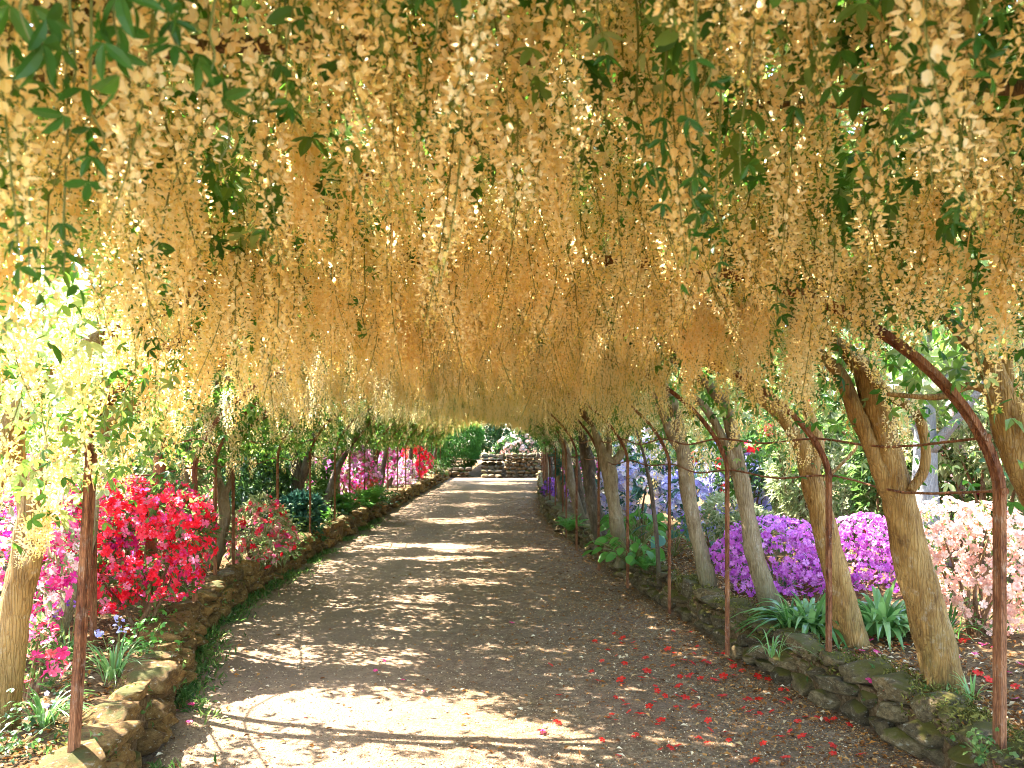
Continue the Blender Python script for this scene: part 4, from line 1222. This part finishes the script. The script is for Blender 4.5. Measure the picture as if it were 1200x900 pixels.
blades('lily_plant', 'arching pale grassy clump with lilac flowers by left post', 'grassy plant', gp(132, 792), 46, .34, .012, M['strap'], .06, 1.15, (.4, 1), M['lilac'], 3, .30)
blades('lily_plant', 'spidery grass clump at the foot of the left wall corner', 'grassy plant', gp(52, 845), 46, .32, .012, M['strap'], .06, 1.2, (.4, 1), M['lilac'], 1, .12)
blades('lily_plant', 'grassy tuft behind the nearest left post', 'grassy plant', gp(78, 770), 34, .30, .012, M['strap'], .06, 1.1, (.5, 1), M['violet'], 2, .32)
blades('lily_plant', 'pale grass tuft by the nearest right post', 'grassy plant', gp(1140, 815), 14, .22, .012, M['strap'], .04, 1.2, (.7, 1))
blades('lily_plant', 'thin grass tuft drooping over the right wall', 'grassy plant', gp(905, 765, .3), 22, .24, .008, M['strap'], .05, 1.3, (.5, 1))

def broad(name, label, cat, c, n, ln, wd, mat, tint=(0, 1), hgt=.3):
    t = thing(name, label, cat, c)
    g = G(); gs = G()
    for k in range(n):
        a = U(0, 6.283); rr = U(.1, .45); hz = hgt * U(.5, 1.1)
        b0 = np.array(c); tp = b0 + np.array([math.cos(a) * rr, math.sin(a) * rr, hz])
        tube(gs, [b0, (b0 + tp) / 2 + np.array([0, 0, .05]), tp], [.006, .004], 5, n=6)
        dr = np.array([[math.cos(a), math.sin(a), -.35]])
        g.scatter(ellip(1, wd / ln, .1, .25), tp[None], leafframes(dr), U(.8, 1.2, 1) * ln, U(*tint, 1))
    g.build('leaves', mat, t, t.location, smooth=True)
    gs.build('leaf_stalk', M['stalk'], t, t.location)
broad('hosta', 'light green hosta behind the slim red posts', 'hosta', gp(752, 646), 44, .18, .12, M['fern'], (.3, 1), .45)
broad('hosta', 'bluish large leaved hosta beside the mossy footed trunk', 'hosta', gp(790, 650), 12, .20, .15, M['leafblue'], (.6, 1), .35)
broad('hosta', 'second light green hosta near the forked right trunk', 'hosta', gp(742, 662), 44, .14, .09, M['fern'], (.2, .9), .28)

def fern(label, c, n, ln, tint=(0.2, 1)):
    t = thing('fern', label, 'fern', c)
    g = G()
    for k in range(n):
        a = U(0, 6.283); lean = U(.4, 1)
        L_ = ln * U(.7, 1.1)
        s = np.linspace(.08, 1, 16)
        rr = lean * L_ * s * .8; zz = L_ * (s * .95 - .65 * lean * s * s)
        ctr = np.array(c) + np.stack([math.cos(a) * rr, math.sin(a) * rr, zz], 1)
        sd = np.array([-math.sin(a), math.cos(a), 0])
        tg = np.gradient(ctr, axis=0)
        for q in (-1, 1):
            dr = sd * q + tg / np.linalg.norm(tg, axis=1, keepdims=True) * .5 + np.array([0, 0, -.15])
            g.scatter(kite(1, .28), ctr, leafframes(dr), L_ * .24 * np.sin(np.pi * (s * .85 + .12)), U(*tint))
    g.build('fronds', M['fern'], t, t.location)
fern('bright fern below the magenta azalea on left', gp(405, 604), 22, .75)
fern('bright fern beside the dark leaning trunk on left wall', gp(432, 596), 20, .8)
fern('ferny plant at the foot of the mossy trunk on right', gp(758, 668), 16, .3)
fern('green fern low among the far left trunks', gp(372, 615), 18, .6)
fern('small fern on the right wall among moss', gp(668, 622), 14, .4)
# columbine-like leafy plant on the left wall
def leafy(label, c, n, r, mat, name='leafy_plant', size=.035, tint=(.3, 1)):
    t = thing(name, label, 'leafy plant', c)
    g = G()
    pos = np.array(c) + np.abs(rng.normal(0, 1, (n, 3))) * np.array([0, 0, r * .7]) + rng.normal(0, 1, (n, 3)) * np.array([r * .55, r * .55, 0.0])
    dr = np.stack([U(-1, 1, n), U(-1, 1, n), U(-.3, .3, n)], 1)
    g.scatter(trifol(ellip(1, .75)), pos, leafframes(dr), U(.7, 1.2, n) * size, U(*tint, n))
    g.build('foliage', mat, t, t.location)
    g = G()
    for q in pos[:14]:
        tube(g, [np.array(c), (np.array(c) + q) / 2, q], [.003, .0015], 4, n=5)
    g.build('stem', M['stalk'], t, t.location)
for (a, b, c_) in ((330, 640, 'left of the many armed trunk'), (352, 628, 'beneath the pale blue hydrangea'), (378, 612, 'under the tall pink azalea'), (392, 606, 'before the upright pale trunks'), (448, 590, 'below the lilac pink azalea'), (318, 650, 'beside the pale leaved azalea')):
    leafy('low green leafy plant on the left wall ' + c_, gp(a, b), 150, .26, M['leafmid'] if a % 4 else M['leafdark'], size=.05, tint=(.2, 1))
leafy('soft green lobed leaf plant on top of the left wall', gp(168, 762), 90, .15, M['fern'], size=.03)
leafy('low green plant on left wall top below crimson azalea', gp(185, 735), 70, .14, M['fern'], size=.028)
leafy('dark creeping plant in the bottom left corner', gp(10, 880), 160, .2, M['leafdark'], size=.022)
leafy('green seedling patch at the foot of the left trunk', gp(60, 800), 60, .12, M['leafmid'], size=.025)
leafy('small leafy plant at the foot of the nearest right post', gp(1150, 880), 50, .08, M['leafmid'], size=.022)
# weeds along the foot of the left wall
g = G()
n = 5200
y = 3.2 + 14 * U(0, 1, n) ** 1.6
x = Lx(y) + np.abs(rng.normal(0, .11, n)) - .02
kq = n2(x * 3, y * 2.5, 5.) > 0.40
y, x = y[kq], x[kq]
pos = np.stack([x, y, np.zeros(len(x))], 1)
dr = np.stack([U(-1, 1, len(x)), U(-1, 1, len(x)), U(.1, 1.3, len(x))], 1)
g.scatter(kite(1, .22), pos, leafframes(dr), U(.03, .085, len(x)), U(0, 1, len(x)))
tag(g.build('weeds', M['leafmid']), 'green weeds growing along the foot of the left wall', 'weeds', kind='stuff')

# ------------------------------------------------------------------ litter, gravel chips, fallen blossoms
def pathz(x, y): return pz(np.asarray(x).reshape(-1, 1), np.asarray(y).reshape(-1, 1)).ravel()
g = G()
n = 48000
y = 3.4 + 20 * U(0, 1, n) ** 1.7
s = U(0, 1, n)
right = U(0, 1, n) < .62
s = np.where(right, 1 - np.abs(rng.normal(0, .17, n)), s)
s = np.clip(s, 0.0, 1.0)
x = Lx(y) + s * (Rx(y) - Lx(y))
pos = np.stack([x, y, pathz(x, y) + .004 + U(0, .006, n)], 1)
nr = rng.normal(0, .25, (n, 3)) + np.array([0, 0, 1.0])
tint = np.where(right, U(0, .85, n), np.where(U(0, 1, n) < .5, U(.85, 1, n), U(.1, .7, n)))
size = np.where(U(0, 1, n) < .07, U(.028, .05, n), U(.007, .019, n))
g.scatter(kite(1, .5, .18, .1), pos, frames(nr), size, tint)
n = 16000
side = U(0, 1, n) < .75
y = 3.2 + 9 * U(0, 1, n) ** 1.4
off = np.abs(rng.normal(0, .8, n)) + .1
x = np.where(side, Rx(y) + off, Lx(y) - off)
zz = bz(x.reshape(-1, 1), y.reshape(-1, 1)).ravel() + .006 + U(0, .012, n)
nr = rng.normal(0, .4, (n, 3)) + np.array([0, 0, 1.0])
g.scatter(kite(1, .42, .2, .1), np.stack([x, y, zz], 1), frames(nr), U(.015, .05, n), U(0, 1, n))
tag(g.build('leaf_litter', M['litter']), 'brown dead leaves and petals littering path and beds', 'leaf litter', kind='stuff')

m, t_, out = mat_new('gravel_chip')
b_ = t_.nodes.new('ShaderNodeBsdfPrincipled'); b_.inputs['Roughness'].default_value = .85
at = t_.nodes.new('ShaderNodeAttribute'); at.attribute_name = 'tint'
t_.links.new(ramp(t_, at.outputs['Fac'], [(0, (.035, .019, .008)), (.5, (.15, .094, .046)), (1, (.36, .265, .16))]), b_.inputs['Base Color'])
t_.links.new(b_.outputs[0], out.inputs[0])
CH = (np.array([[-.5, -.4, 0], [.5, -.45, 0], [.45, .5, 0], [-.4, .45, 0], [-.25, -.2, .42], [.3, -.25, .36], [.2, .3, .45], [-.2, .25, .38]]), *faces([[0, 1, 5, 4], [1, 2, 6, 5], [2, 3, 7, 6], [3, 0, 4, 7], [4, 5, 6, 7]]))
n = 22000
y = 3.3 + 14 * U(0, 1, n) ** 1.9
s = U(0, 1, n); x = Lx(y) + s * (Rx(y) - Lx(y))
g = G()
g.scatter(CH, np.stack([x, y, pathz(x, y) - .001], 1), frames(rng.normal(0, .12, (n, 3)) + np.array([0, 0, 1.])), U(.004, .012, n), U(0, 1, n))
tag(g.build('gravel_chips', m), 'loose gravel chips strewn over the path', 'gravel', kind='stuff')

def fallen(mat, k):
    g = G()
    v, l, n_ = FL_N
    R = rotm('x', U(-.5, .5)) @ rotm('y', U(-.4, .4))
    v = (v * np.array([1, 1, .7])) @ R.T
    v[:, 2] -= v[:, 2].min()
    g.add(v * .046, l, n_, U(0, 1, len(v)))
    o = g.build('fallen_blossom', mat)
    me = o.data; bpy.data.objects.remove(o)
    return me
FR = [fallen(M['fallen'], k) for k in range(5)]; FP = [fallen(M['fallenpink'], k) for k in range(4)]
def drop(px, py, meshes, label, group, bed=False, sc=None):
    if bed:
        q = gp(px, py)
        q[2] = bz(np.array([[q[0]]]), np.array([[q[1]]]))[0, 0] + .008
    else:
        d = EYE * F / (py - HOR); q = P(px, py, d)
        q[2] = pathz([q[0]], [q[1]])[0] + .005
    o = bpy.data.objects.new('fallen_blossom', meshes[int(U(0, len(meshes) - .01))])
    o.location = Vector(q); o.rotation_euler = (U(-.2, .2), U(-.2, .2), U(0, 6.28))
    s_ = U(.7, 1.15) if sc is None else sc
    o.scale = (s_, s_, s_ * U(.6, 1))
    C.objects.link(o)
    tag(o, label, 'fallen blossom', group)
photo_red = [(850, 863), (795, 880), (885, 898), (921, 895), (810, 795), (783, 765), (830, 780), (856, 778), (872, 835), (935, 850), (758, 790), (752, 798), (775, 850), (635, 860), (793, 820), (812, 815), (847, 820), (837, 801),
             (870, 790), (888, 797), (900, 800), (875, 780), (860, 785), (712, 765), (732, 781), (757, 775), (796, 808), (803, 823), (761, 832), (750, 842), (734, 829), (816, 834), (879, 840), (895, 878), (785, 883), (915, 870), (917, 828), (923, 824), (945, 845), (960, 848), (995, 855), (730, 752), (743, 757), (697, 755), (645, 781), (728, 800), (700, 800), (770, 814), (860, 795), (840, 790), (823, 838), (655, 815), (653, 850), (801, 777), (811, 781), (806, 797), (821, 800), (848, 796), (878, 824), (889, 825), (940, 870), (975, 880), (1010, 890)]
for (a, b) in photo_red:
    drop(a, b, FR, 'fallen red azalea blossom on the gravel near the right wall', 'red blossoms on the path')
for k in range(75):
    px, py = U(690, 980), U(740, 890)
    if px > 640 + (py - 600) * 1.42: continue
    drop(px, py, FR, 'fallen red azalea blossom on the gravel near the right wall', 'red blossoms on the path', sc=U(.5, .8))
for (a, b) in [(975, 770), (1003, 765), (1010, 760), (1015, 773), (1026, 760), (1070, 795), (1052, 800), (1040, 806), (1020, 796), (1118, 765), (1120, 762), (1142, 762), (1158, 788), (1150, 752), (1128, 750), (1135, 748), (1155, 755), (1160, 790), (1190, 795), (1192, 808), (1195, 775), (1146, 782), (1062, 752), (1075, 748), (1020, 748), (1028, 762), (985, 762), (958, 745), (950, 742), (1100, 752), (1112, 748), (1166, 757), (1180, 782), (1008, 770), (1050, 752), (1085, 750)]:
    drop(a, b, FP if U() < .7 else FR, 'fallen pink azalea blossom on the brown bed under the right trunks', 'pink blossoms on the right bed', True)
drop(600, 731, FP, 'lone pink blossom in the middle of the path', None)
for (a, b) in [(440, 790), (450, 777), (472, 800), (496, 812), (358, 841), (636, 860)]:
    drop(a, b, FP, 'small pink blossom on the sunlit left half of the path', 'pink blossoms on the left of the path', sc=.55)
for (a, b) in [(207, 835), (222, 847), (224, 828)]:
    drop(a, b, FP, 'pink blossom on the gravel at the left wall foot', 'pink blossoms by the left wall', sc=.7)
print('RACEMES', NIND, 'OBJECTS', len(bpy.data.objects))
